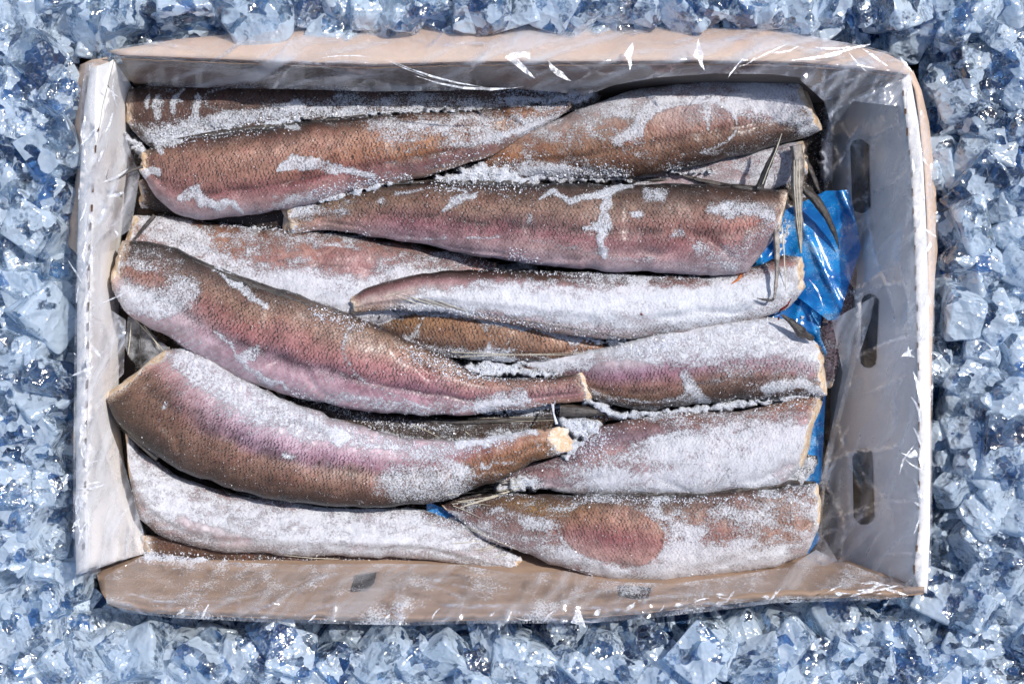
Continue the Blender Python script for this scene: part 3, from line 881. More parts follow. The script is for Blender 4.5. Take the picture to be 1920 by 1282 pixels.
    if lat is not None:
        cols = cols*(1-.55*np.exp(-((t-lat)/.018)**2)*sstep(.3, .6, fbm(x/30, y/30, seed+2, 3)))[:, None]
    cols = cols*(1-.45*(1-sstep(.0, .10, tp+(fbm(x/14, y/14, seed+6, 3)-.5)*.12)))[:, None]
    blot = fbm(x/22, y/22, seed+3, 4)
    cols = cols*(.60+.72*blot)[:, None]
    uL_ = (i*3.1)[:, None].repeat(nT, 1).ravel()+6*(blot-.5)*2; uR_ = ((nL-1-i)*3.1)[:, None].repeat(nT, 1).ravel()+6*(blot-.5)*2
    rim_ = np.maximum((capL == 'cut')*np.exp(-(uL_/9)**2), (capR == 'cut')*np.exp(-(uR_/9)**2))[:, None]*.8
    cols = cols*(1-rim_)+rim_*lin((216, 190, 166))
    if rib is not None:                           # muscle segments showing through the belly skin
        ph = ((s*L)[:, None].repeat(nT, 1).ravel()/13+np.abs(tp-(rib[0]+rib[1])/2)*9+(fbm(x/40, y/40, seed, 2)-.5)*1.2)
        win = sstep(rib[0]-.05, rib[0]+.05, tp)*(1-sstep(rib[1]-.05, rib[1]+.05, tp))
        rb = .5+.5*np.sin(2*np.pi*ph)
        cols = cols*(1-(win*rb**2)[:, None]*np.array([.06, .22, .16]))
    red = sstep(.56, .72, fbm(x/42, y/20, seed+11, 3))*.30
    cols = cols*(1-red[:, None]*np.array([.02, .30, .26]))
    und = ss[None, :].repeat(nL, 0).ravel() < 0
    # frost
    big = .5*fbm(x/80, y/26, seed+21, 4)+.5*fbm(x/26, y/9, seed+25, 4)
    f = frost-.02+(big-.5)*1.9
    if frostT is not None:
        f = f+np.interp(tp, [q[0] for q in frostT], [q[1] for q in frostT])
    f = np.minimum(f, .74)
    f = apply_paint(fid, x, y, f)
    # rims of the cuts are frosty
    uL = (i*3.1)[:, None].repeat(nT, 1).ravel(); uR = ((nL-1-i)*3.1)[:, None].repeat(nT, 1).ravel()
    if capL == 'cut': f = f+.5*np.exp(-uL/7)
    if capR == 'cut': f = f+.5*np.exp(-uR/7)
    if rib is not None: f = f-.22*win*rb+.10*win
    f = np.clip(f, -.6, 1.3)
    f[und] = .2
    # frost has thickness
    fz = sstep(.45, .9, f)*.0007*(.4+1.2*vnoise(x/3.2, y/3.2, seed))
    z = z+fz*np.clip(ss, 0, 1)[None, :].repeat(nL, 0).ravel()
    V = Pn(x, y, z)
    sc_ = np.interp(tp, [q[0] for q in (scl or [(0, .5), (1, .3)])], [q[1] for q in (scl or [(0, .5), (1, .3)])])
    sc_ = np.clip(sc_*(.75+1.1*fbm(x/30, y/30, seed+31, 3)), 0, 1)
    # uv in scale units, arc length round the body
    half = (t-.5)*math.pi
    U = (s*L)[:, None].repeat(nT, 1).ravel()/7.6
    W = (half*np.repeat(a, nT)*.95)/6.6
    if ramps[0][0] != -1 and seed % 2: U = -U
    root = empty('frozen_fish', tuple(V.mean(0)[:2])+(float(V[:, 2].min()),), label, 'fish', 'frozen headless fish packed in the carton')
    F = grid_faces(nL, nT, True)[:, ::-1]
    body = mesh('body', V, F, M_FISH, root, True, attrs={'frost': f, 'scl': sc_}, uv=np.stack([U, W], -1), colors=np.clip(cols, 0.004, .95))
    # caps
    for e_, (idx, sg) in enumerate(((0, -1), (nL-1, 1))):
        ring = V.reshape(nL, nT, 3)[idx]
        cen = ring.mean(0)
        axw = np.array([ax[idx, 0], -ax[idx, 1], 0])*sg
        rings = [ring]
        for q, dpt in ((.9, .0009), (.6, .0016), (.3, .0010)):
            nz = (fbm(np.arange(nT)/5.0, q*9, seed, 2)-.5)*.0014
            rings.append(cen+(ring-cen)*q+axw*(dpt)+axw*nz[:, None])
        VV = np.concatenate(rings+[(cen+axw*.0012)[None]])
        FF = [tuple(f_) for f_ in grid_faces(4, nT, True)]
        FF += [(3*nT+j, 3*nT+(j+1) % nT, 4*nT, ) for j in range(nT)]
        if sg < 0: FF = [f_[::-1] for f_ in FF]
        mesh('cut_face', VV, [f_ for f_ in FF], M_FLESH, root, True)
    # loose crystals grown on the skin
    pr = sstep(.25, .85, f)*np.clip(ss, 0.05, 1)[None, :].repeat(nL, 0).ravel()*(~und)
    n = int(crys*L*a.mean()*2*.036)
    if n > 20 and pr.sum() > 0:
        idx = RNG.choice(len(V), n, p=pr/pr.sum())
        pts = V[idx]+(RNG.random((n, 3))-.5)*np.array([.0016, .0016, .0004])
        crystals('frost_grains', pts, (.00011, .00034), root)
    SURF.append((V, F))
    FISH[fid] = root
    return root

def crystals(name, pts, size, parent=None):
    n = len(pts)
    base = np.array([(1, 1, 1), (-1, -1, 1), (-1, 1, -1), (1, -1, -1)], float)
    sc_ = size[0]+(size[1]-size[0])*RNG.random(n)**2.2
    A = RNG.normal(size=(n, 3, 3)); Q, _ = np.linalg.qr(A)
    V = np.einsum('nij,kj->nki', Q, base)*sc_[:, None, None]*(.7+.6*RNG.random((n, 4, 1)))+pts[:, None, :]
    F = (np.array([(0, 1, 2), (0, 3, 1), (0, 2, 3), (1, 3, 2)])[None]+4*np.arange(n)[:, None, None]).reshape(-1, 3)
    o = mesh(name, V.reshape(-1, 3), F, M_FROST, parent, False)
    o['kind'] = 'stuff'
    return o

# colours picked for skin tones
BR = (150, 108, 84); BRD = (92, 66, 52); DK = (44, 36, 34); OR = (186, 122, 66); PK = (186, 134, 124); PKD = (146, 96, 88)
PU = (142, 114, 124); WP = (222, 204, 206); WH = (232, 226, 228); OL = (122, 92, 58); TAN = (190, 152, 122)

def paint_list():
    A = PAINT.append
    # F1 top back
    A(('F1', 'soft', [(260, 200), (400, 190)], 40, -.35))
    A(('F1', 'pane', (455), 187, 68, 22, -.08, -.3, 1.0))
    A(('F1', 'pane', (570), 178, 60, 14, -.05, -.2, .9))
    for x0, x1, y0, y1, r_ in ((283, 276, 172, 205, 5), (300, 296, 176, 222, 8), (338, 322, 166, 212, 9), (330, 345, 186, 192, 6), (372, 362, 180, 226, 7)):
        A(('F1', 'set', [(x0, y0, r_*.5), ((x0+x1)/2-3, (y0+y1)/2, r_), (x1, y1, r_*.6)], 6, .9))
    A(('F1', 'set', [(280, 258), (330, 245), (400, 225), (480, 215), (560, 200)], 12, .85))
    A(('F1', 'soft', [(560, 205), (750, 200), (950, 195), (1060, 195)], 26, .45))
    # F2
    A(('F2', 'soft', [(280, 300), (500, 300), (640, 300)], 70, -.5))
    A(('F2', 'set', [(268, 322, 8), (296, 324, 7)], 8, 1.1))
    A(('F2', 'set', [(524, 322, 8), (548, 304, 13), (600, 310, 14), (650, 318, 11), (700, 332, 6)], 9, 1.05))
    A(('F2', 'set', [(338, 372, 7), (366, 358, 10), (376, 380, 10), (425, 380, 8), (455, 394, 5)], 8, 1.0))
    A(('F2', 'set', [(330, 262), (290, 268), (300, 280)], 8, .9))
    A(('F2', 'set', [(540, 236, 8), (552, 240, 9)], 8, 1.1))
    A(('F2', 'soft', [(700, 245), (850, 235), (960, 240), (1050, 205)], 34, .42))
    A(('F2', 'soft', [(760, 280), (900, 265), (990, 240)], 10, .35))
    A(('F2', 'soft', [(480, 395), (600, 368), (690, 345)], 14, .3))
    # F3
    A(('F3', 'soft', [(1100, 215), (1180, 190), (1300, 170), (1450, 165)], 34, .5))
    A(('F3', 'set', [(1160, 265, 10), (1190, 245, 16), (1230, 215, 18), (1300, 200, 10), (1340, 190, 8)], 14, .95))
    A(('F3', 'pane', 1290, 242, 88, 46, -.2, -.05, 1.1))
    A(('F3', 'soft', [(1300, 215), (1400, 205), (1470, 215)], 26, .45))
    A(('F3', 'set', [(1322, 200, 6), (1322, 225, 6), (1326, 246, 4)], 5, .95))
    A(('F3', 'soft', [(1400, 180), (1500, 190), (1520, 240)], 38, .55))
    A(('F3', 'soft', [(940, 320), (1020, 322), (1150, 325)], 16, .5))
    A(('F3', 'soft', [(1000, 300), (1100, 250), (1240, 285)], 30, .12))
    # F4
    A(('F4', 'soft', [(640, 400), (1000, 430), (1400, 430)], 90, -.35))
    A(('F4', 'soft', [(555, 400), (600, 400), (660, 385)], 18, .6))
    A(('F4', 'pane', 850, 402, 138, 42, .02, -.4, .9))
    A(('F4', 'set', [(838, 392, 5), (862, 372, 8), (885, 366, 7)], 6, .95))
    A(('F4', 'set', [(1010, 370, 4), (1045, 358, 6), (1070, 374, 6), (1110, 366, 8), (1140, 360, 9), (1180, 348, 8)], 7, 1.0))
    A(('F4', 'set', [(1142, 362, 10), (1138, 395, 8), (1130, 425, 13), (1100, 432, 6)], 8, 1.0))
    A(('F4', 'set', [(1128, 432, 9), (1126, 455, 6), (1132, 480, 6)], 7, 1.0))
    A(('F4', 'set', [(1215, 366, 9), (1245, 366, 9)], 9, .75))
    A(('F4', 'soft', [(1340, 395), (1440, 395)], 18, .75))
    A(('F4', 'soft', [(1320, 470), (1380, 480), (1440, 420)], 24, .45))
    for q in ((1195, 398), (1265, 438), (1182, 402), (1280, 437), (1308, 465)): A(('F4', 'set', [(q[0], q[1], 7), (q[0]+4, q[1], 6)], 6, .85))
    A(('F4', 'soft', [(1000, 450), (1100, 475), (1250, 495), (1380, 505)], 8, .3))
    # F5
    # F7
    A(('F7', 'set', [(280, 420, 20), (330, 440, 34), (370, 455, 24)], 30, .92))
    A(('F7', 'pane', 645, 485, 62, 22, .1, .02, .8))
    A(('F7', 'soft', [(420, 500), (560, 540), (700, 560)], 34, .5))
    A(('F7', 'soft', [(720, 520), (850, 500)], 36, .38))
    # F8
    A(('F8', 'soft', [(330, 530), (600, 640), (880, 720)], 60, -.25))
    A(('F8', 'pane', 470, 615, 130, 70, .5, -.2, .0))
    A(('F8', 'soft', [(245, 560), (300, 570), (350, 545)], 36, .75))
    A(('F8', 'soft', [(260, 480), (320, 500)], 30, .35))
    A(('F8', 'set', [(405, 508, 6), (440, 525, 9), (470, 555, 7), (498, 575, 4)], 7, 1.0))
    A(('F8', 'set', [(402, 618, 3), (430, 650, 4), (470, 690, 5), (540, 735, 5)], 5, .85))
    A(('F8', 'set', [(455, 668, 7), (480, 662, 9)], 7, .8))
    A(('F8', 'pane', 770, 690, 130, 58, .42, -.25, .9))
    A(('F8', 'soft', [(620, 745), (760, 765), (900, 760)], 16, .45))
    A(('F8', 'soft', [(900, 760), (1000, 745), (1060, 752)], 14, .5))
    A(('F8', 'soft', [(905, 700), (1000, 700)], 14, .35))
    A(('F8', 'pane', 1050, 728, 62, 34, .0, -.2, .8))
    # F9
    A(('F9', 'soft', [(800, 560), (1000, 560), (1300, 570), (1450, 540)], 42, .45))
    A(('F9', 'soft', [(1000, 520), (1200, 520), (1380, 525)], 14, .3))
    A(('F9', 'soft', [(675, 572), (700, 555), (780, 525), (860, 520)], 26, -.75))
    A(('F9', 'soft', [(780, 512), (950, 512), (1050, 516)], 9, -.7))
    A(('F9', 'soft', [(900, 590), (1050, 612), (1180, 630)], 10, -.6))
    # F10
    A(('F10', 'set', [(700, 600), (760, 578), (850, 582), (940, 602), (1020, 620), (1080, 640)], 11, 1.0))
    A(('F10', 'pane', 850, 632, 64, 36, .25, -.3, .95))
    A(('F10', 'pane', 1015, 645, 56, 22, .12, -.1, .9))
    A(('F10', 'soft', [(720, 640), (800, 660), (950, 670)], 18, .6))
    # F11
    A(('F11', 'set', [(1180, 650, 14), (1280, 628, 26), (1400, 622, 34), (1500, 640, 34)], 30, .80))
    A(('F11', 'pane', 1190, 712, 92, 34, .1, -.05, 1.0))
    A(('F11', 'set', [(1285, 705, 10), (1300, 735, 12), (1325, 750, 6)], 10, .9))
    A(('F11', 'soft', [(1440, 730), (1500, 715), (1540, 735)], 13, .8))
    A(('F11', 'soft', [(1010, 690), (1100, 670)], 20, .4))
    # F12
    A(('F12', 'soft', [(1260, 830), (1400, 850), (1480, 830)], 60, .55))
    A(('F12', 'soft', [(1120, 900), (1300, 905), (1440, 890)], 24, .5))
    A(('F12', 'soft', [(1040, 850), (1160, 830), (1230, 800)], 16, -.2))
    A(('F12', 'soft', [(1130, 785), (1250, 775), (1420, 745)], 10, .5))
    # F13
    A(('F13', 'soft', [(700, 825), (800, 835), (900, 830), (980, 810)], 20, .65))
    A(('F13', 'soft', [(950, 770), (1010, 772)], 14, .6))
    # F14
    A(('F14', 'soft', [(240, 770), (500, 880), (800, 920)], 60, -.6))
    A(('F14', 'set', [(350, 672, 26), (420, 715, 34), (500, 765, 32), (580, 800, 24), (640, 825, 16)], 30, .86))
    A(('F14', 'soft', [(640, 815), (760, 850), (860, 850)], 28, .38))
    A(('F14', 'pane', 640, 905, 64, 26, .15, -.4, .5))
    A(('F14', 'soft', [(740, 905), (800, 900), (850, 905)], 44, .75))
    A(('F14', 'pane', 905, 858, 14, 17, 0, -.3, .9))
    A(('F14', 'pane', 965, 845, 40, 20, -.2, -.4, .9))
    A(('F14', 'soft', [(860, 835), (960, 815), (1000, 810)], 10, .8))
    A(('F14', 'set', [(536, 855, 7), (545, 856, 7)], 6, .95))
    for q in ((308, 760), (870, 878), (905, 870)): A(('F14', 'set', [(q[0], q[1], 5), (q[0]+3, q[1]+4, 4)], 4, .95))
    A(('F14', 'soft', [(320, 690), (360, 720)], 20, .15))
    # F15
    A(('F15', 'soft', [(280, 900), (400, 960), (700, 990), (860, 1010)], 50, .45))
    A(('F15', 'soft', [(340, 975), (460, 1018)], 9, -.5))
    A(('F15', 'soft', [(800, 965), (880, 1000)], 14, -.45))
    A(('F15', 'soft', [(500, 948), (580, 955)], 10, -.4))
    # F16
    A(('F16', 'soft', [(1250, 1040), (1350, 1050), (1450, 1040)], 36, .5))
    A(('F16', 'soft', [(1060, 1040), (1150, 1075), (1250, 1075)], 18, .5))
    A(('F16', 'set', [(1330, 962, 10), (1400, 965, 16), (1450, 972, 9)], 12, .8))
    A(('F16', 'soft', [(1240, 960), (1300, 1000)], 26, .45))
    A(('F16', 'soft', [(1430, 930), (1520, 960)], 22, .3))
    A(('F16', 'pane', 1150, 1002, 94, 54, .25, -.5, 1.1))
    A(('F16', 'soft', [(930, 960), (1020, 990)], 16, .3))

def build_fish():
    paint_list()
    g = 'headless '
    fish('F1', 'brown headless fish at the very top, half under the clear film', [(238, 168), (300, 150), (420, 148), (700, 150), (1000, 155), (1110, 168)],
         [(240, 235), (275, 278), (420, 280), (600, 262), (850, 240), (1110, 205)], (.058, .058, .052),
         [(250, [(0, BRD), (.5, (108, 74, 60)), (1, BRD)]), (700, [(0, BRD), (.4, (128, 96, 76)), (1, DK)])], frost=.22, scl=[(0, .9), (1, .8)], seed=1, capL='cut')
    fish('F3', 'pink and brown headless fish in the top right, thick cut end by the carton corner', [(895, 298), (950, 262), (1020, 232), (1110, 196), (1200, 165), (1340, 150), (1440, 143), (1492, 142)],
         [(905, 312), (950, 332), (1060, 338), (1190, 332), (1300, 314), (1410, 286), (1490, 264), (1536, 246)], (.060, .070, .072, .066),
         [(950, [(0, TAN), (.4, OR), (.8, (110, 66, 40)), (1, BRD)]), (1150, [(0, WP), (.35, TAN), (.55, (170, 116, 72)), (.8, (126, 84, 50)), (1, BRD)]),
          (1450, [(0, WP), (.35, (214, 180, 186)), (.55, PK), (.66, BR), (.85, (96, 72, 56)), (1, DK)])], frost=.22, scl=[(0, .2), (.5, .5), (.65, 1), (1, .9)], lat=.6, seed=2, capL='taper', capR='cut', tilt=(.15, .2))
    fish('F5', 'small white frosted headless fish squeezed below the thick top right fish', [(1150, 330), (1250, 318), (1340, 300), (1430, 278), (1500, 262)],
         [(1150, 352), (1250, 352), (1340, 352), (1430, 362), (1512, 330)], (.055, .062),
         [(1200, [(0, PK), (1, WP)]), (1500, [(0, WP), (.3, PK), (1, WH)])], frost=.62, scl=[(0, .2), (1, .1)], seed=3, capL='taper', capR='cut', tilt=(.15, .15))
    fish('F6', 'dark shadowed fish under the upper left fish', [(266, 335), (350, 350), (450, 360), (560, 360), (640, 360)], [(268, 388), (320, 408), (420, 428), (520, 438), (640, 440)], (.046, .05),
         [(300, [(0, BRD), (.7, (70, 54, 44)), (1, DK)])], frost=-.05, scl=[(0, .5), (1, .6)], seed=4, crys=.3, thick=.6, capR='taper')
    fish('F7', 'frosted pink headless fish in the second row left, with a white end', [(262, 402), (330, 408), (450, 424), (600, 434), (750, 452), (850, 470), (925, 490)],
         [(236, 470), (300, 530), (420, 580), (560, 610), (700, 610), (850, 570), (930, 512)], (.060, .062, .056),
         [(330, [(0, BR), (.3, OR), (.6, PK), (1, WH)]), (650, [(0, (150, 104, 72)), (.25, PK), (.45, (204, 150, 146)), (.7, WP), (1, WH)]), (880, [(0, BRD), (.5, PK), (1, WP)])], frost=.36,
         frostT=[(0, -.05), (.4, -.05), (.6, .28), (1, .3)], scl=[(0, .5), (.4, .4), (.7, .1), (1, .1)], lat=.4, seed=5)
    fish('F2', 'brown and orange headless fish in the upper left with bare scaly skin', [(272, 284), (300, 266), (400, 250), (550, 233), (740, 214), (900, 205), (1000, 200), (1066, 188)],
         [(268, 328), (290, 372), (330, 398), (375, 416), (450, 408), (600, 378), (700, 352), (850, 318), (930, 290), (1010, 240), (1068, 208)], (.078, .083, .080, .070),
         [(300, [(0, DK), (.1, (96, 72, 60)), (.3, (172, 124, 98)), (.5, (150, 104, 88)), (.7, (168, 112, 104)), (.9, (206, 172, 170)), (1, WP)]),
          (560, [(0, DK), (.12, (120, 86, 70)), (.3, (214, 160, 130)), (.5, (190, 130, 98)), (.68, (160, 92, 92)), (.8, PK), (1, (214, 186, 188))]),
          (800, [(0, BRD), (.12, (170, 126, 96)), (.35, (206, 146, 104)), (.55, (184, 116, 56)), (.72, (126, 78, 72)), (.85, (158, 112, 106)), (1, TAN)]),
          (1030, [(0, BRD), (.4, OR), (.7, PKD), (1, TAN)])], frost=.12, scl=[(0, 1), (.45, .9), (.6, .9), (.75, .4), (1, .1)], lat=.64, seed=6, thick=.78, tilt=(.14, .1), capR='taper')
    fish('F4', 'long scaly brown and pink headless fish with its square tail cut, upper middle', [(538, 384), (580, 378), (650, 362), (710, 350), (800, 343), (960, 345), (1100, 345), (1300, 346), (1480, 352)],
         [(540, 442), (590, 430), (640, 432), (700, 446), (780, 458), (900, 480), (1000, 496), (1200, 512), (1340, 518), (1400, 512), (1455, 440)], (.078, .086, .088, .088, .084),
         [(560, [(0, BRD), (.3, (150, 118, 84)), (.6, (188, 150, 120)), (1, (210, 180, 160))]),
          (750, [(0, DK), (.2, (128, 96, 72)), (.4, (156, 116, 92)), (.58, (150, 88, 94)), (.8, (190, 140, 144)), (1, (214, 182, 182))]),
          (1000, [(0, DK), (.15, (120, 92, 74)), (.35, (176, 134, 106)), (.52, (122, 88, 84)), (.6, (160, 98, 102)), (.78, (204, 164, 156)), (1, (206, 176, 180))]),
          (1400, [(0, DK), (.15, BRD), (.35, (156, 118, 98)), (.5, (196, 128, 110)), (.65, (176, 118, 116)), (.85, (190, 160, 164)), (1, WP)])],
         frost=.14, scl=[(0, 1), (.5, 1), (.65, .55), (1, .35)], lat=.52, seed=7, capL='cut', capR='cut', tilt=(.7, .2), thick=.76)
    fish('F10', 'short orange brown scaly fish with clear glazed patches, in the centre', [(688, 592), (760, 572), (860, 572), (960, 590), (1060, 620), (1140, 648)],
         [(700, 610), (760, 645), (840, 672), (960, 680), (1080, 672), (1145, 660)], (.060, .066, .060),
         [(700, [(0, OL), (.4, (170, 122, 62)), (.7, (130, 98, 78)), (1, DK)]), (1000, [(0, OR), (.4, (190, 134, 92)), (1, BRD)])], frost=.18, scl=[(0, .5), (.4, 1), (1, .8)], seed=8, capL='taper')
    fish('F11', 'broad white and purple headless fish at the right, brown along its lower side', [(975, 680), (1060, 664), (1150, 648), (1250, 618), (1350, 600), (1440, 592), (1490, 605), (1532, 642)],
         [(985, 692), (1060, 725), (1130, 755), (1210, 770), (1340, 752), (1450, 745), (1548, 742)], (.058, .068, .070, .066),
         [(1020, [(0, WP), (.4, PU), (.8, (150, 104, 60)), (1, BRD)]), (1200, [(0, WH), (.35, WP), (.5, (170, 116, 140)), (.65, (170, 118, 100)), (.85, (126, 92, 62)), (1, DK)]),
          (1450, [(0, WH), (.4, WH), (.55, (200, 158, 170)), (.68, (180, 140, 122)), (.8, (120, 88, 70)), (1, (70, 56, 48))])], frost=.28, frostT=[(0, .45), (.4, .3), (.55, -.05), (1, -.05)],
         scl=[(0, .05), (.42, .25), (.55, .9), (1, .9)], lat=.72, seed=9, capL='taper', capR='cut', tilt=(.1, .16))
    fish('F9', 'white bellied headless fish with a dark back, from the centre to the blue film', [(660, 556), (690, 538), (760, 517), (850, 507), (1000, 507), (1200, 515), (1340, 517), (1420, 500), (1470, 478), (1500, 482)],
         [(668, 590), (720, 580), (830, 584), (900, 600), (1000, 616), (1100, 632), (1180, 638), (1300, 624), (1430, 596), (1480, 578), (1502, 545)], (.092, .084, .078, .072),
         [(700, [(0, DK), (.3, PKD), (.5, (214, 186, 172)), (1, TAN)]), (1000, [(0, DK), (.16, BRD), (.28, (210, 160, 160)), (.5, WP), (.8, WH), (1, (190, 150, 120))]), (1400, [(0, BRD), (.2, PK), (.4, WH), (.9, WH), (1, TAN)])],
         frost=.40, frostT=[(0, -.25), (.2, -.1), (.4, .25), (1, .2)], scl=[(0, .5), (.3, .2), (.7, .35), (.9, .8), (1, .5)], ridge=.55, seed=10, capL='cut', capR='cut', tilt=(.2, .3))
    fish('F13', 'dark brown frosted fish in the gap under the diagonal fish', [(520, 735), (620, 752), (760, 778), (880, 782), (1000, 770), (1080, 764), (1150, 766)],
         [(560, 790), (650, 820), (760, 850), (860, 852), (960, 825), (1070, 802), (1155, 788)], (.050, .052, .056),
         [(700, [(0, DK), (.5, (88, 68, 52)), (1, BRD)]), (1100, [(0, DK), (.5, (80, 60, 44)), (1, OL)])], frost=.10, scl=[(0, .8), (1, .8)], seed=11, capR='cut', thick=.7)
    fish('F12', 'pale headless fish with a ragged cut end, right of the cut yellow tail', [(945, 890), (1000, 868), (1060, 850), (1120, 800), (1240, 775), (1400, 768), (1480, 752), (1538, 736)],
         [(935, 905), (1000, 918), (1150, 928), (1300, 930), (1400, 925), (1460, 915), (1498, 880)], (.056, .064, .068, .064),
         [(980, [(0, PU), (.5, (176, 140, 134)), (1, WP)]), (1150, [(0, (140, 92, 70)), (.25, PU), (.5, (200, 160, 150)), (.8, WP), (1, WP)]), (1450, [(0, OR), (.2, PK), (.4, (220, 180, 182)), (.7, WH), (1, WH)])],
         frost=.34, frostT=[(0, -.2), (.3, 0), (.5, .2), (1, .2)], rib=(.3, .85), scl=[(0, .6), (.4, .5), (.7, .3), (1, .3)], lat=.34, seed=12, capL='taper', capR='cut', tilt=(.1, .24))
    fish('F15', 'white frost covered headless fish in the lower left corner', [(236, 800), (270, 850), (330, 890), (430, 920), (560, 940), (700, 950), (800, 955), (870, 980), (930, 1018), (975, 1042)],
         [(244, 900), (258, 970), (310, 1012), (420, 1034), (560, 1042), (700, 1043), (800, 1048), (900, 1062), (966, 1072)], (.058, .062, .062, .056),
         [(300, [(0, PK), (.5, WH), (.85, (200, 176, 168)), (1, BRD)]), (700, [(0, PKD), (.3, WP), (1, WH)]), (900, [(0, BRD), (.5, WP), (1, TAN)])], frost=.56, scl=[(0, .3), (.6, .15), (1, .3)], ridge=.62, seed=13, capR='cut', thick=.72)
    fish('F16', 'plump headless fish in the lower right with a bare oval pink patch', [(828, 944), (880, 930), (950, 924), (1100, 925), (1300, 926), (1430, 912), (1530, 905)],
         [(845, 962), (900, 1004), (980, 1036), (1060, 1066), (1150, 1088), (1250, 1092), (1350, 1078), (1450, 1064), (1512, 1040), (1536, 985)], (.062, .072, .074, .070),
         [(880, [(0, BRD), (.3, (96, 62, 50)), (.6, (160, 120, 110)), (1, WP)]), (1000, [(0, BRD), (.25, (170, 122, 44)), (.5, (150, 108, 92)), (1, WP)]),
          (1150, [(0, DK), (.2, (140, 108, 84)), (.4, (196, 138, 108)), (.52, (168, 96, 96)), (.68, (212, 160, 148)), (1, WP)]),
          (1450, [(0, BRD), (.25, (180, 140, 120)), (.5, (190, 140, 116)), (.75, (200, 156, 130)), (1, WP)])], frost=.30, frostT=[(0, -.1), (.3, 0), (.6, .15), (1, .3)],
         scl=[(0, .8), (.3, .8), (.6, .5), (1, .3)], seed=14, capL='taper', capR='cut', tilt=(.1, .15), thick=.76)
    fish('F8', 'large diagonal headless fish across the middle left, pink flank and tan back', [(234, 449), (290, 455), (340, 470), (430, 508), (560, 553), (680, 598), (760, 638), (840, 668), (895, 702), (950, 708), (1030, 712), (1094, 696)],
         [(206, 545), (240, 590), (300, 622), (360, 660), (420, 697), (480, 720), (560, 748), (650, 768), (760, 780), (880, 778), (1000, 764), (1104, 752)], (.082, .090, .090, .080, .078),
         [(260, [(0, DK), (.2, (96, 78, 70)), (.45, (168, 120, 96)), (.7, (220, 204, 204)), (1, WP)]),
          (450, [(0, DK), (.15, (120, 94, 78)), (.35, (172, 128, 98)), (.5, (188, 118, 110)), (.62, PU), (.75, (214, 180, 186)), (1, (222, 196, 198))]),
          (750, [(0, BRD), (.12, (172, 136, 104)), (.3, (196, 150, 124)), (.45, (196, 124, 122)), (.58, (150, 100, 116)), (.75, (214, 168, 178)), (1, (224, 196, 198))]),
          (1050, [(0, BRD), (.25, (180, 128, 108)), (.6, (160, 112, 116)), (1, (196, 148, 110))])], frost=.12, rib=(.66, .98), scl=[(0, 1), (.4, 1), (.6, .7), (.75, .15), (1, .05)], lat=.62, seed=15, capR='cut', tilt=(.14, .6), thick=.74)
    fish('F14', 'long curved headless fish in the lower left ending in a cut yellow tail', [(318, 655), (350, 652), (400, 672), (460, 712), (540, 752), (650, 792), (760, 822), (850, 826), (950, 814), (1042, 798)],
         [(196, 748), (218, 792), (270, 838), (340, 884), (430, 918), (520, 938), (620, 951), (750, 951), (840, 936), (920, 908), (1000, 868), (1062, 846)], (.080, .090, .090, .088, .086),
         [(280, [(0, WP), (.3, (196, 150, 140)), (.5, (150, 110, 84)), (.8, (124, 90, 66)), (1, DK)]),
          (450, [(0, WH), (.3, WH), (.42, (212, 176, 190)), (.5, (150, 112, 130)), (.58, (160, 116, 92)), (.8, (140, 102, 76)), (.97, BRD), (1, DK)]),
          (700, [(0, WP), (.3, (226, 200, 206)), (.46, (192, 140, 158)), (.55, (200, 160, 136)), (.75, (156, 112, 86)), (1, DK)]),
          (900, [(0, WP), (.3, (150, 90, 88)), (.5, (178, 114, 70)), (.8, (136, 96, 60)), (1, DK)]), (1040, [(0, (210, 170, 120)), (.6, OR), (1, OL)])],
         frost=.10, rib=(.05, .45), scl=[(0, .05), (.35, .25), (.5, .9), (.6, 1), (1, 1)], lat=.53, seed=16, capR='cut', tilt=(.12, 1.5), thick=.7)
    fish('F17', 'brown fish mostly buried along the bottom left wall', [(270, 1000), (400, 1012), (560, 1022), (700, 1028), (860, 1034)], [(278, 1046), (400, 1062), (560, 1066), (700, 1066), (860, 1064)], (.050,),
         [(300, [(0, BRD), (.5, (110, 76, 50)), (1, DK)])], frost=.18, scl=[(0, .4), (1, .4)], seed=17, thick=.6, capR='taper')
    fish('F19', 'purple speckled fish behind the blue film at the right wall', [(1560, 720), (1590, 620), (1605, 540), (1612, 480)], [(1530, 730), (1530, 640), (1548, 540), (1560, 480)], (.034, .040),
         [(1500, [(0, (130, 104, 110)), (.5, (176, 150, 156)), (1, (90, 70, 74))])], frost=.22, scl=[(0, .9), (1, .9)], seed=18, thick=.5, capR='taper')

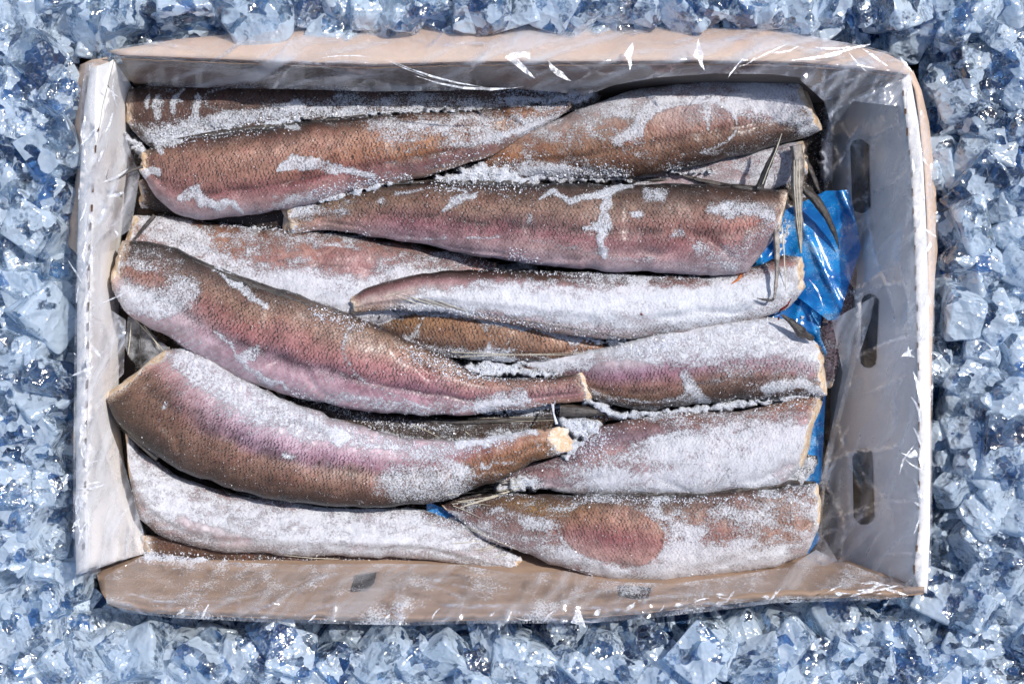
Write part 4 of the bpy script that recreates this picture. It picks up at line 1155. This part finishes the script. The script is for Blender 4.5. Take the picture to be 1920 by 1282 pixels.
# ------------------------------------------------------------------ frost between the fish
SEAMS = [([(420, 425), (700, 445)], 5, .070), ([(560, 735), (700, 790), (860, 800)], 8, .062), ([(880, 700), (960, 700), (1040, 702)], 9, .078), ([(250, 1035), (330, 1050)], 10, .060), ([(1240, 325), (1330, 325)], 6, .078),
    ([(1000, 515), (1300, 524)], 4, .082), ([(1120, 640), (1300, 632), (1440, 600)], 6, .078), ([(270, 285), (240, 255)], 12, .070), ([(700, 590), (800, 580), (900, 592), (1040, 618)], 6, .082),
    ([(300, 268), (420, 250), (560, 225)], 17, .083), ([(560, 225), (760, 212), (900, 205)], 7, .086), ([(250, 1040), (330, 1052), (430, 1056)], 12, .066), ([(820, 345), (900, 328), (960, 335), (990, 345)], 26, .084), ([(1010, 335), (1180, 335)], 12, .078),
    ([(940, 190), (1060, 185), (1110, 180)], 18, .074), ([(600, 375), (660, 362), (720, 350)], 10, .088), ([(700, 350), (780, 342)], 6, .090),
    ([(960, 480), (1000, 505), (860, 500)], 8, .066), ([(600, 590), (660, 600), (700, 610)], 12, .076), ([(760, 655), (860, 690), (960, 690), (980, 680)], 16, .074),
    ([(1080, 625), (1180, 655), (1250, 640)], 12, .072), ([(1100, 752), (1160, 780), (1300, 770), (1450, 750), (1530, 740)], 11, .078),
    ([(1060, 800), (1110, 800), (1120, 830), (1070, 850)], 26, .078), ([(900, 770), (1000, 765), (1050, 760)], 10, .070), ([(640, 800), (760, 832), (860, 838), (960, 815)], 12, .070),
    ([(960, 900), (1000, 905), (940, 915)], 14, .074), ([(1080, 928), (1300, 930), (1480, 918)], 5, .074), ([(760, 960), (860, 975), (960, 1020)], 9, .066),
    ([(1000, 1060), (1110, 1068)], 8, .064), ([(280, 1040), (420, 1052), (620, 1052), (800, 1058)], 9, .058), ([(340, 640), (400, 690)], 10, .082),
    ([(1480, 400), (1460, 470)], 14, .060), ([(1510, 880), (1470, 910)], 26, .050), ([(1560, 190), (1552, 260), (1550, 330)], 12, .056), ([(1500, 560), (1500, 600)], 14, .055)]
def build_bed():
    poly = [(228, 150), (1562, 150), (1555, 1060), (270, 1060)]
    def z(x, y):
        b_ = .040+.012*(fbm(x/40, y/40, 2, 4)-.5)
        for p, r, zz in SEAMS:
            d = seg_dist(x+(fbm(x/9, y/9, 1, 3)-.5)*22, y+(fbm(x/9, y/9, 4, 3)-.5)*22, p)/(r*(.35+1.3*fbm(x/30, y/30, 8, 3)))
            m = 1-sstep(.4, 1.3, d)
            b_ = np.maximum(b_, b_*(1-m)+(zz-.001+.007*(fbm(x/7, y/7, 3, 4)-.5))*m)
        return b_
    def fr(x, y):
        b_ = .18+(fbm(x/40, y/40, 12, 3)-.5)*.8
        for p, r, zz in SEAMS:
            d = seg_dist(x, y, p)/r
            b_ = np.maximum(b_, (.78+.4*(fbm(x/14, y/14, 5, 3)-.5))*(1-sstep(.6, 1.6, d)))
        return b_
    o = sheet('packed_frost', poly, z, M_BED, None, 5.0, attrs={'frost': fr})
    tag(o, 'white granular frost packed into the gaps between the fish', 'frost', kind='stuff')
    me = o.data
    co = np.empty(len(me.vertices)*3); me.vertices.foreach_get('co', co)
    fi = np.array([p.vertices[:] for p in me.polygons])
    SURF.append((co.reshape(-1, 3), fi))

def bvh():
    V = []; F = []; k = 0
    for v, f in SURF:
        V.append(v); F += (f+k).tolist(); k += len(v)
    return BVHTree.FromPolygons([tuple(x) for x in np.concatenate(V)], F)

def build_loose(T):
    pts = []
    cam_ = Vector((0, 0, H))
    for p, r, zz in SEAMS:
        q = resample(p, 60, False)
        L = np.linalg.norm(np.diff(np.array(p, float), axis=0), axis=1).sum()
        for _ in range(int(L*r*.3)):
            a = q[random.randrange(60)]
            x = a[0]+random.gauss(0, r*.75); y = a[1]+random.gauss(0, r*.75)
            w_ = Vector(P(x, y, .05))
            h = T.ray_cast(Vector((w_.x, w_.y, .3)), Vector((0, 0, -1)))
            if h[0] is None: continue
            pts.append(tuple(h[0]+Vector((0, 0, .0002))))
    o = crystals('frost_grains', np.array(pts), (.00016, .00055))
    tag(o, 'loose white frost grains heaped along the seams between the fish', 'frost', kind='stuff')
    # light dusting of grains everywhere
    pts = []
    for _ in range(7000):
        x = random.uniform(235, 1555); y = random.uniform(150, 1085)
        w_ = Vector(P(x, y, .07))
        h = T.ray_cast(Vector((w_.x, w_.y, .3)), Vector((0, 0, -1)))
        if h[0] is None: continue
        pts.append(tuple(h[0]))
    o = crystals('frost_dust', np.array(pts), (.00010, .00034))
    tag(o, 'fine frost dust sprinkled over all the fish', 'frost', kind='stuff')

# ------------------------------------------------------------------ fins
def strand(name, pts, widths, mat, parent, T=None, lift=.0015, zs=None, ribs=3, n=60, flat=.35):
    """tapered, slightly grooved fin strand along pixel points"""
    p = resample(pts, n)
    w_ = np.interp(np.linspace(0, 1, n), np.linspace(0, 1, len(widths)), widths)
    if name == 'fin': w_ = w_*.82*(.85+.4*fbm(np.arange(n)/6.0, pts[0][0], 0, 3))
    if zs is not None: z = np.interp(np.linspace(0, 1, n), np.linspace(0, 1, len(zs)), zs)
    else:
        z = []
        for x, y in p:
            w0 = Vector(P(x, y, .08))
            h = T.ray_cast(Vector((w0.x, w0.y, .3)), Vector((0, 0, -1)))
            z.append((h[0].z if h[0] is not None else .05)+lift)
        z = np.array(z); z = np.maximum(z, np.convolve(np.pad(z, 6, 'edge'), np.ones(13)/13, 'valid'))
    d = np.gradient(p, axis=0); d /= np.linalg.norm(d, axis=1)[:, None]+1e-9
    nr = np.stack([-d[:, 1], d[:, 0]], -1)
    m = 18 if ribs > 1 else 8
    th = np.linspace(0, 2*math.pi, m, endpoint=False)
    rad = 1+.16*np.cos(th*ribs*2) if ribs > 1 else np.ones(m)
    X = p[:, 0][:, None]+nr[:, 0][:, None]*(np.cos(th)*rad)[None]*w_[:, None]/2
    Y = p[:, 1][:, None]+nr[:, 1][:, None]*(np.cos(th)*rad)[None]*w_[:, None]/2
    Z = z[:, None]+(np.sin(th)*rad)[None]*w_[:, None]*S*flat
    V = Pn(X, Y, Z).reshape(-1, 3)
    F = grid_faces(n, m, True).tolist()
    F += [tuple(range(m)), tuple(reversed(range((n-1)*m, n*m)))]
    return mesh(name, V, F, mat, parent)

def build_fins(T):
    f = FISH
    D, Pp, Ry = M_DARKFIN, M_PALEFIN, M_RAY
    # long dangling pelvic strands at the right ends
    strand('fin', [(1492, 272), (1497, 300), (1494, 350), (1498, 410), (1502, 475)], (22, 24, 18, 14, 4), Pp, f['F5'], zs=(.086, .090, .090, .088, .082))
    for dx in (-5, 0, 5):
        strand('fin_ray', [(1494+dx, 300), (1494+dx, 350), (1498+dx*.8, 410), (1502, 474)], (1.6, 1.8, 1.8, 1), Ry, f['F5'], zs=(.095, .0945, .0915, .084), ribs=1)
    strand('fin', [(1424, 352), (1436, 320), (1452, 285), (1467, 250)], (17, 12, 8, 2), D, f['F4'], zs=(.094, .100, .104, .106))
    strand('fin_ray', [(1430, 345), (1440, 318), (1455, 283), (1466, 250)], (2, 2, 2, 1), Ry, f['F4'], zs=(.099, .1035, .107, .108), ribs=1)
    strand('fin', [(1260, 323), (1310, 338), (1370, 350), (1420, 355)], (3, 8, 12, 14), D, f['F4'], T, lift=.002)
    strand('fin', [(1508, 355), (1530, 375), (1550, 405), (1566, 440), (1574, 468)], (16, 20, 15, 9, 2), D, f['F5'], zs=(.078, .080, .078, .074, .070))
    strand('fin', [(1508, 296), (1520, 320), (1532, 350), (1538, 362)], (10, 13, 10, 3), D, f['F3'], zs=(.066, .068, .068, .066))
    strand('fin', [(1455, 430), (1457, 470), (1457, 510), (1452, 560)], (12, 11, 8, 5), Pp, f['F4'], zs=(.092, .096, .096, .094))
    strand('fin_ray', [(1466, 425), (1470, 470), (1472, 520), (1474, 545)], (3, 3, 2, 1), Ry, f['F4'], zs=(.088, .092, .092, .088), ribs=1)
    strand('fin', [(1453, 556), (1448, 563), (1434, 562), (1419, 559)], (5, 5, 4, 1.5), D, f['F4'], zs=(.0935, .093, .093, .093))
    strand('fin', [(1465, 590), (1485, 604), (1505, 625), (1526, 636)], (4, 14, 20, 8), D, f['F11'], zs=(.096, .097, .094, .088))
    strand('fin', [(1508, 840), (1500, 860), (1488, 878), (1480, 886)], (6, 14, 14, 4), D, f['F12'], zs=(.06, .064, .064, .062))
    # left side whisker and dark spine
    strand('fin', [(268, 312), (245, 320), (222, 335), (206, 342), (199, 335), (203, 318)], (7, 6, 4, 3, 2, 1), D, f['F2'], zs=(.098, .102, .106, .108, .108, .108))
    strand('fin', [(290, 404), (272, 424), (252, 448)], (8, 8, 4), D, f['F7'], zs=(.078, .085, .098))
    # dorsal fins lying dark along backs
    strand('dorsal_fin', [(330, 262), (420, 250), (500, 238), (560, 230)], (4, 12, 10, 3), D, f['F2'], T, lift=-.0005)
    strand('dorsal_fin', [(560, 232), (640, 224), (700, 218), (745, 212)], (3, 9, 8, 2), D, f['F2'], T, lift=-.0005)
    strand('dorsal_fin', [(720, 345), (850, 340), (960, 345), (1060, 341), (1200, 337), (1290, 336)], (3, 9, 10, 9, 11, 3), D, f['F4'], T, lift=-.001)
    strand('dorsal_fin', [(360, 488), (430, 520), (520, 552), (600, 580)], (3, 12, 10, 3), D, f['F8'], T, lift=-.001)
    strand('dorsal_fin', [(225, 800), (290, 850), (350, 893), (430, 928), (500, 940)], (4, 16, 18, 14, 3), D, f['F14'], T, lift=-.001)
    strand('dorsal_fin', [(520, 944), (640, 955), (760, 955), (830, 942)], (3, 8, 8, 3), D, f['F14'], T, lift=-.001)
    strand('dorsal_fin', [(1180, 929), (1260, 926), (1340, 930)], (3, 9, 3), D, f['F16'], T, lift=-.001)
    strand('dorsal_fin', [(1340, 924), (1400, 918), (1480, 905), (1530, 905)], (3, 12, 12, 5), D, f['F16'], T, lift=-.001)
    strand('dorsal_fin', [(1050, 768), (1080, 770), (1120, 772), (1150, 776)], (22, 20, 12, 9), D, f['F13'], zs=(.074, .075, .074, .074))
    strand('dorsal_fin', [(760, 788), (880, 792), (980, 786), (1040, 782)], (3, 11, 10, 6), D, f['F13'], T, lift=.0002)
    # thin rays
    rg = random.Random(4)
    def fan(fid, a0, a1, b0, b1, n, w_=1.5, mat=Ry):
        for i in range(n):
            t = (i+rg.uniform(-.3, .3))/max(1, n-1)
            p = (a0[0]+(a1[0]-a0[0])*t, a0[1]+(a1[1]-a0[1])*t); q = (b0[0]+(b1[0]-b0[0])*t+rg.uniform(-8, 8), b0[1]+(b1[1]-b0[1])*t)
            m = ((p[0]+q[0])/2+rg.uniform(-2, 2), (p[1]+q[1])/2+rg.uniform(-2, 2))
            strand('fin_ray', [p, m, q], (w_, w_*.9, w_*.5), mat, f[fid], T, lift=.0008, ribs=1, n=24)
    fan('F14', (850, 944), (930, 905), (945, 928), (990, 895), 8)
    fan('F14', (862, 952), (880, 945), (960, 918), (985, 912), 4, 1.8)
    fan('F16', (840, 930), (850, 948), (940, 924), (905, 972), 3)
    fan('F15', (770, 948), (800, 958), (850, 960), (960, 1025), 3)
    fan('F15', (855, 1020), (930, 1045), (905, 1014), (955, 1030), 4)
    fan('F9', (740, 560), (900, 585), (800, 545), (930, 575), 1, 1.5)
    for i in range(7):
        x0 = 742+i*14+rg.uniform(-3, 3); y0 = 552+i*2.4+rg.uniform(-2, 2)
        strand('fin_ray', [(x0, y0), (x0+24, y0+9), (x0+52, y0+19)], (1.2, 1.6, .8), Pp if i % 2 else Ry, f['F9'], T, lift=.0004, ribs=1, n=16)
    for i in range(6):
        x0 = 960+i*30; y0 = 596+i*5
        strand('fin_ray', [(x0, y0), (x0+40, y0+7), (x0+85, y0+15)], (1, 1.6, .8), M_PALEFIN, f['F9'], T, lift=.0003, ribs=1, n=16)
    fan('F13', (800, 800), (900, 812), (850, 822), (920, 826), 2)
    fan('F13', (880, 786), (890, 792), (1040, 782), (1040, 786), 2, 1.3)
    fan('F10', (850, 662), (860, 668), (1080, 665), (1100, 662), 2, 1.4)
    fan('F15', (640, 1048), (700, 1052), (560, 1042), (840, 1058), 3, 1.6)
    # a glazed icicle between the cut tail and the fish behind
    strand('icicle', [(1036, 757), (1038, 775), (1044, 795)], (6, 3, 6), M_FROST, f['F14'], zs=(.086, .098, .100), ribs=1)
    # blood at cuts
    strand('blood_streak', [(1483, 560), (1476, 572), (1462, 582), (1460, 600)], (2, 5, 5, 2), M_BLOOD, f['F9'], T, lift=.0004, ribs=1)
    strand('blood_streak', [(1201, 588), (1205, 590)], (4, 3), M_BLOOD, f['F9'], T, lift=.0002, ribs=1, n=8)
    strand('blood_streak', [(1392, 512), (1385, 523), (1372, 532)], (6, 5, 2), simple('orange_flesh', (190, 110, 60)), f['F9'], T, lift=.0003, ribs=1)
    # grey ventral fin web in the left gap
    web = sheet('fin_web', [(240, 592), (262, 600), (300, 640), (332, 662), (322, 690), (300, 690), (270, 700), (262, 690), (243, 672), (233, 648)],
                lambda x, y: .066+.012*(x-235)/100, M_FINWEB, f['F8'], 5, disp=lambda x, y: .0012*np.sin(x/7.0), thick=.0008)
    for a, b_ in (((262, 602), (264, 700)), ((246, 605), (240, 665)), ((252, 598), (320, 672)), ((270, 610), (300, 655)), ((300, 690), (318, 650))):
        strand('fin_ray', [a, ((a[0]+b_[0])/2+1, (a[1]+b_[1])/2), b_], (2, 1.8, 1.2), Ry if a[0] != 262 else D, f['F8'],
               zs=(.068+.012*(a[0]-235)/100+.0016, .068+.012*(b_[0]-235)/100+.0016), ribs=1, n=20)
    sheet('fin_web', [(300, 690), (304, 670), (316, 652), (334, 664), (326, 684), (312, 694)], lambda x, y: .080+0*x, M_DARKFIN, f['F14'], 5, thick=.0008,
          disp=lambda x, y: .001*np.sin(x/4))

# ------------------------------------------------------------------ films
def build_films():
    b = empty('blue_film', P(1530, 540, .05), 'crumpled bright blue plastic film beside the cut fish at the right', 'plastic film')
    base = lambda x, y: .058+.012*np.clip((x-1480)/130, 0, 1)-.00001*(y-480)
    sheet('film_sheet', [(1400, 500), (1440, 440), (1470, 395), (1520, 372), (1548, 358), (1592, 356), (1604, 410), (1615, 465), (1596, 520), (1572, 600), (1552, 600), (1500, 560), (1430, 540)],
          base, M_BLUE, b, 5, disp=crease(3, .016, 5, .006, .014, 10))
    sheet('film_sheet', [(1440, 560), (1500, 545), (1572, 596), (1556, 650), (1532, 705), (1500, 690), (1440, 620)], lambda x, y: .052+0*x, M_BLUE, b, 5, disp=crease(5, .014, 5, .006, .014, 10))
    sheet('film_sheet', [(1430, 820), (1480, 800), (1548, 740), (1540, 900), (1520, 925), (1440, 925)], lambda x, y: .045+0*x, M_BLUE, b, 5, disp=crease(6, .012, 5, .006, .014, 10))
    sheet('film_sheet', [(1440, 1010), (1530, 985), (1538, 1010), (1505, 1050), (1440, 1075)], lambda x, y: .048+0*x, M_BLUE, b, 6, disp=crease(8, .006, 4, .01, .03))
    sheet('film_sheet', [(800, 940), (840, 955), (905, 1000), (915, 1020), (850, 1000), (800, 970)], lambda x, y: .062+0*x, M_BLUE, b, 5, disp=crease(9, .004, 4, .02, .05))
    c = empty('clear_liner', P(950, 620, RIM), 'clear crinkled plastic liner hanging over the carton rim and down its walls', 'plastic liner')
    # top sheet: over the flap, down the wall, onto the first fish
    rim = [(210, 104), (330, 108), (560, 117), (700, 120), (900, 116), (1100, 116), (1300, 114), (1500, 117), (1600, 126), (1692, 138)]
    lower = [(222, 150), (300, 163), (440, 166), (560, 168), (700, 172), (860, 170), (960, 166), (1050, 174), (1100, 180), (1150, 160), (1230, 146), (1340, 138), (1450, 140), (1500, 146), (1545, 190), (1600, 170), (1660, 150)]
    upper = [(190, 92), (262, 82), (330, 70), (430, 61), (560, 52), (700, 46), (850, 42), (980, 42), (1090, 44), (1180, 51), (1300, 50), (1440, 55), (1500, 64), (1560, 76), (1620, 86), (1665, 98), (1700, 116)]
    def ztop(x, y):
        d = seg_dist(x, y, rim)
        yr = np.interp(x, [p[0] for p in rim], [p[1] for p in rim])
        up = y < yr
        return np.where(up, RIM+.0055-.00030*d-.0000035*d*d, RIM+.0055-.00085*np.minimum(d, 60))
    sheet('film_sheet', upper + [(1696, 138)] + lower[::-1], ztop, M_FILMT, c, 5.0, disp=crease(11, .0085, 7, .004, .013, 22, ang=1.25, spread=1.1))
    sheet('film_sheet', [(1520, 110), (1700, 122), (1712, 150), (1690, 200), (1600, 190), (1560, 240), (1545, 190), (1500, 150)], lambda x, y: .116+.015*np.clip((x-1500)/200, 0, 1)+.004, M_FILM, c, 5, disp=crease(13, .010, 7, .006, .018, 20, ang=.7, spread=1.2))
    # right sheet
    rs = [(1660, 150), (1710, 150), (1738, 230), (1748, 320), (1754, 420), (1752, 600), (1748, 800), (1748, 1000), (1742, 1110), (1640, 1120), (1520, 1090), (1534, 1010), (1545, 960), (1540, 900), (1556, 830), (1570, 780), (1590, 700), (1610, 620), (1600, 540), (1560, 480), (1545, 360), (1548, 260), (1570, 210), (1610, 190)]
    zr_ = lambda x, y: np.interp(x, [1530, 1560, 1620, 1705, 1725, 1760], [.050, .056, .078, RIM-.002, RIM+.006, RIM-.004])+.005
    sheet('film_sheet', rs, zr_, M_FILM, c, 5.5, disp=crease(17, .0070, 8, .004, .012, 30, ang=.45, spread=1.9))
    # second layer near the fish ends
    sheet('film_sheet', [(1560, 600), (1640, 555), (1632, 600), (1600, 700), (1572, 800), (1548, 900), (1540, 1000), (1570, 1050), (1500, 1082), (1538, 980), (1536, 900), (1560, 800), (1580, 700)],
          lambda x, y: .066+.03*(x-1540)/90, M_FILMW, c, 5, disp=crease(19, .006, 5, .006, .02, 20, ang=.2, spread=1))
    # left sheet
    ls = [(210, 112), (160, 120), (150, 200), (150, 300), (146, 400), (140, 600), (138, 800), (137, 1000), (143, 1078), (210, 1056), (280, 1034), (258, 960), (236, 880), (205, 800), (190, 745), (232, 700), (236, 600), (207, 580), (200, 520), (206, 455), (246, 430), (262, 330), (236, 260), (234, 168)]
    zl_ = lambda x, y: np.interp(x, [140, 160, 250, 290], [RIM+.004, RIM+.006, .086, .070])+.004
    sheet('film_sheet', ls, zl_, M_FILMW, c, 5, disp=crease(23, .0090, 9, .006, .020, 25, ang=.25, spread=1.3))
    # bottom sheet, dusted with frost
    bs = [(282, 1034), (400, 1052), (560, 1058), (700, 1056), (860, 1058), (970, 1075), (1060, 1070), (1160, 1090), (1260, 1094), (1380, 1078), (1480, 1062), (1530, 1030), (1560, 1045), (1640, 1075), (1712, 1100), (1700, 1122), (1600, 1126), (1450, 1130), (1330, 1146), (1200, 1160), (1100, 1168), (1060, 1168), (900, 1168), (770, 1172), (500, 1166), (330, 1158), (240, 1148), (200, 1130), (195, 1080)]
    zb_ = lambda x, y: np.interp(y, [1030, 1060, 1130, 1165], [.084, .090, RIM-.004, RIM+.001])+.005
    sheet('film_sheet', bs, zb_, M_FILMF, c, 5, disp=crease(29, .0080, 9, .004, .014, 30, ang=.9, spread=1.8))
    # stiff creased film tips, coloured white to paint in sun glints
    hv = (sdir+Vector((0, 0, 1))).normalized()
    rg = random.Random(12)
    tips = [[(1300, 106), (1306, 88), (1309, 71), (1313, 88), (1319, 102), (1317, 116), (1322, 134), (1312, 122), (1309, 112)], [(1169, 104), (1177, 92), (1186, 80), (1188, 92), (1186, 100), (1183, 108), (1185, 122), (1181, 132), (1178, 118), (1175, 108)],
            [(946, 108), (958, 100), (975, 97), (994, 98), (994, 112), (984, 107), (970, 110), (984, 124), (1004, 148), (985, 138), (966, 122)],
            [(1028, 113), (1036, 122), (1046, 130), (1056, 136), (1060, 142), (1072, 153), (1058, 149), (1044, 142), (1032, 132)],
            [(1690, 667), (1700, 660), (1703, 648), (1708, 664), (1716, 670), (1702, 668)], [(1712, 695), (1726, 722), (1745, 745), (1740, 780), (1733, 800), (1729, 770), (1722, 745)], [(1688, 848), (1702, 852), (1716, 842), (1723, 856), (1706, 858)], [(1722, 860), (1730, 830), (1742, 800), (1738, 840), (1728, 880)],
            [(1070, 1167), (1078, 1150), (1084, 1136), (1090, 1150), (1099, 1176), (1088, 1171)]]
    b = NB('white_glint_film')
    obj = b.n('ShaderNodeTexCoord').outputs['Object']
    nn = b.noise(obj, 160, 4, .7, 1.0).outputs['Fac']
    bp = b.n('ShaderNodeBump', {'Strength': .4, 'Distance': .001, 'Height': nn}).outputs[0]
    p_ = b.n('ShaderNodeBsdfPrincipled', {'Base Color': (.86, .87, .90, 1), 'Roughness': .2, 'Normal': bp, 'Specular IOR Level': .8}).outputs[0]
    t_ = b.n('ShaderNodeBsdfTransparent', {'Color': (.95, .95, .97, 1)}).outputs[0]
    Mtip = b.end(b.n('ShaderNodeMixShader', {0: b.ramp(nn, .36, .60, .92, .25), 1: t_, 2: p_}).outputs[0])
    Mtip2 = b.m
    for pl in tips:
        cx = sum(p[0] for p in pl)/len(pl); cy = sum(p[1] for p in pl)/len(pl)
        gx = -hv.x/hv.z; gy = -hv.y/hv.z
        sheet('film_glint', pl, lambda x, y: RIM+.012+(x-cx)*S*gx*.5-(y-cy)*S*gy*.5, Mtip, c, 5, disp=crease(int(cx), .0010, 3, .03, .08), smooth=True)
    # white film slivers added along the rims as painted highlights: (x, y, angle, length, width)
    def sliver(x, y, a, L_, w_, z):
        ca, sa = math.cos(a), -math.sin(a)
        ts = [-.5, -.28, -.05, .2, .38, .5]
        up = [(t, w_*rg.uniform(.15, 1.0)*(1-abs(2*t))**.6) for t in ts[1:-1]]; dn = [(t, -w_*rg.uniform(.1, .7)*(1-abs(2*t))**.6) for t in ts[1:-1]]
        k_ = rg.uniform(-.10, .10)*L_
        q = [(-.5, 0)]+up+[(.5, 0)]+dn[::-1]
        pl = [(x+ca*t*L_-sa*(o_+k_*(1-4*t*t)), y+sa*t*L_+ca*(o_+k_*(1-4*t*t))) for t, o_ in q]
        gx = -hv.x/hv.z; gy = -hv.y/hv.z
        sheet('film_glint', pl, lambda X_, Y_: z+np.clip((X_-x)*S*gx*.4-(Y_-y)*S*gy*.4, -.004, .004), Mtip, c, 4, disp=crease(int(x+y), .0010, 3, .03, .08))

    for (x, y, a, L_, w_) in [(820, 138, -.28, 190, 4), (880, 152, -.1, 210, 5), (760, 128, -.4, 90, 3), (640, 112, .05, 120, 2), (1590, 96, .3, 90, 8), (1530, 104, .2, 100, 6), (1640, 108, -.6, 60, 7), (1610, 118, -.8, 50, 4), (1440, 100, .45, 90, 4), (1470, 92, .2, 60, 4),
                              (1400, 116, .5, 40, 3), (1700, 122, -.9, 40, 5), (1380, 128, .9, 50, 3), (1560, 88, 0, 70, 5)]:
        sliver(x, y, a, L_, w_, RIM+.011)
    for i in range(13):                                # right rim
        y = rg.uniform(180, 1090); x = np.interp(y, [180, 400, 1090], [1712, 1732, 1730])+rg.uniform(-14, 12)
        sliver(x, y, rg.choice((1.2, 1.45, 1.75, 2.4))+rg.uniform(-.2, .2), rg.uniform(20, 70), rg.uniform(3, 8), RIM+.0105)
    for i in range(44):                                # left rim
        y = rg.uniform(130, 1000); x = np.interp(y, [130, 300, 1000], [195, 175, 152])+rg.uniform(-18, 30)*(1.6 if y < 560 else .6)
        sliver(x, y, rg.choice((1.1, 1.35, 1.6, 2.2, .3))+rg.uniform(-.25, .25), rg.uniform(12, 60), rg.uniform(2.5, 8), RIM+.012)
    for i in range(30):                                # lower rim
        x = rg.uniform(1180, 1700) if i % 3 else rg.uniform(330, 1180); y = np.interp(x, [330, 770, 1060, 1330, 1450, 1700], [1145, 1156, 1152, 1126, 1112, 1106])+rg.uniform(-9, 9)
        sliver(x, y, rg.uniform(-.3, 1.1), rg.uniform(10, 34), rg.uniform(3, 8), RIM+.0105)
    for (x, y, a, L_, w_) in [(1640, 1095, -.1, 60, 7), (1650, 1104, .2, 70, 6), (1680, 1108, -.3, 50, 5), (1700, 862, 1.1, 60, 5), (1700, 662, .6, 26, 7), (1716, 770, 1.9, 60, 6), 
                              (1530, 550, -1.1, 60, 3.5), (1545, 490, -1.3, 70, 2.5)]:
        sliver(x, y, a, L_, w_, (RIM+.011) if x > 1620 or y > 1090 else .104)

build_ice()
build_carton()
build_fish()
build_bed()
T = bvh()
build_loose(T)
build_fins(T)
build_films()
print('tris', sum(len(o.data.polygons)*2 for o in bpy.data.objects if o.type == 'MESH'))
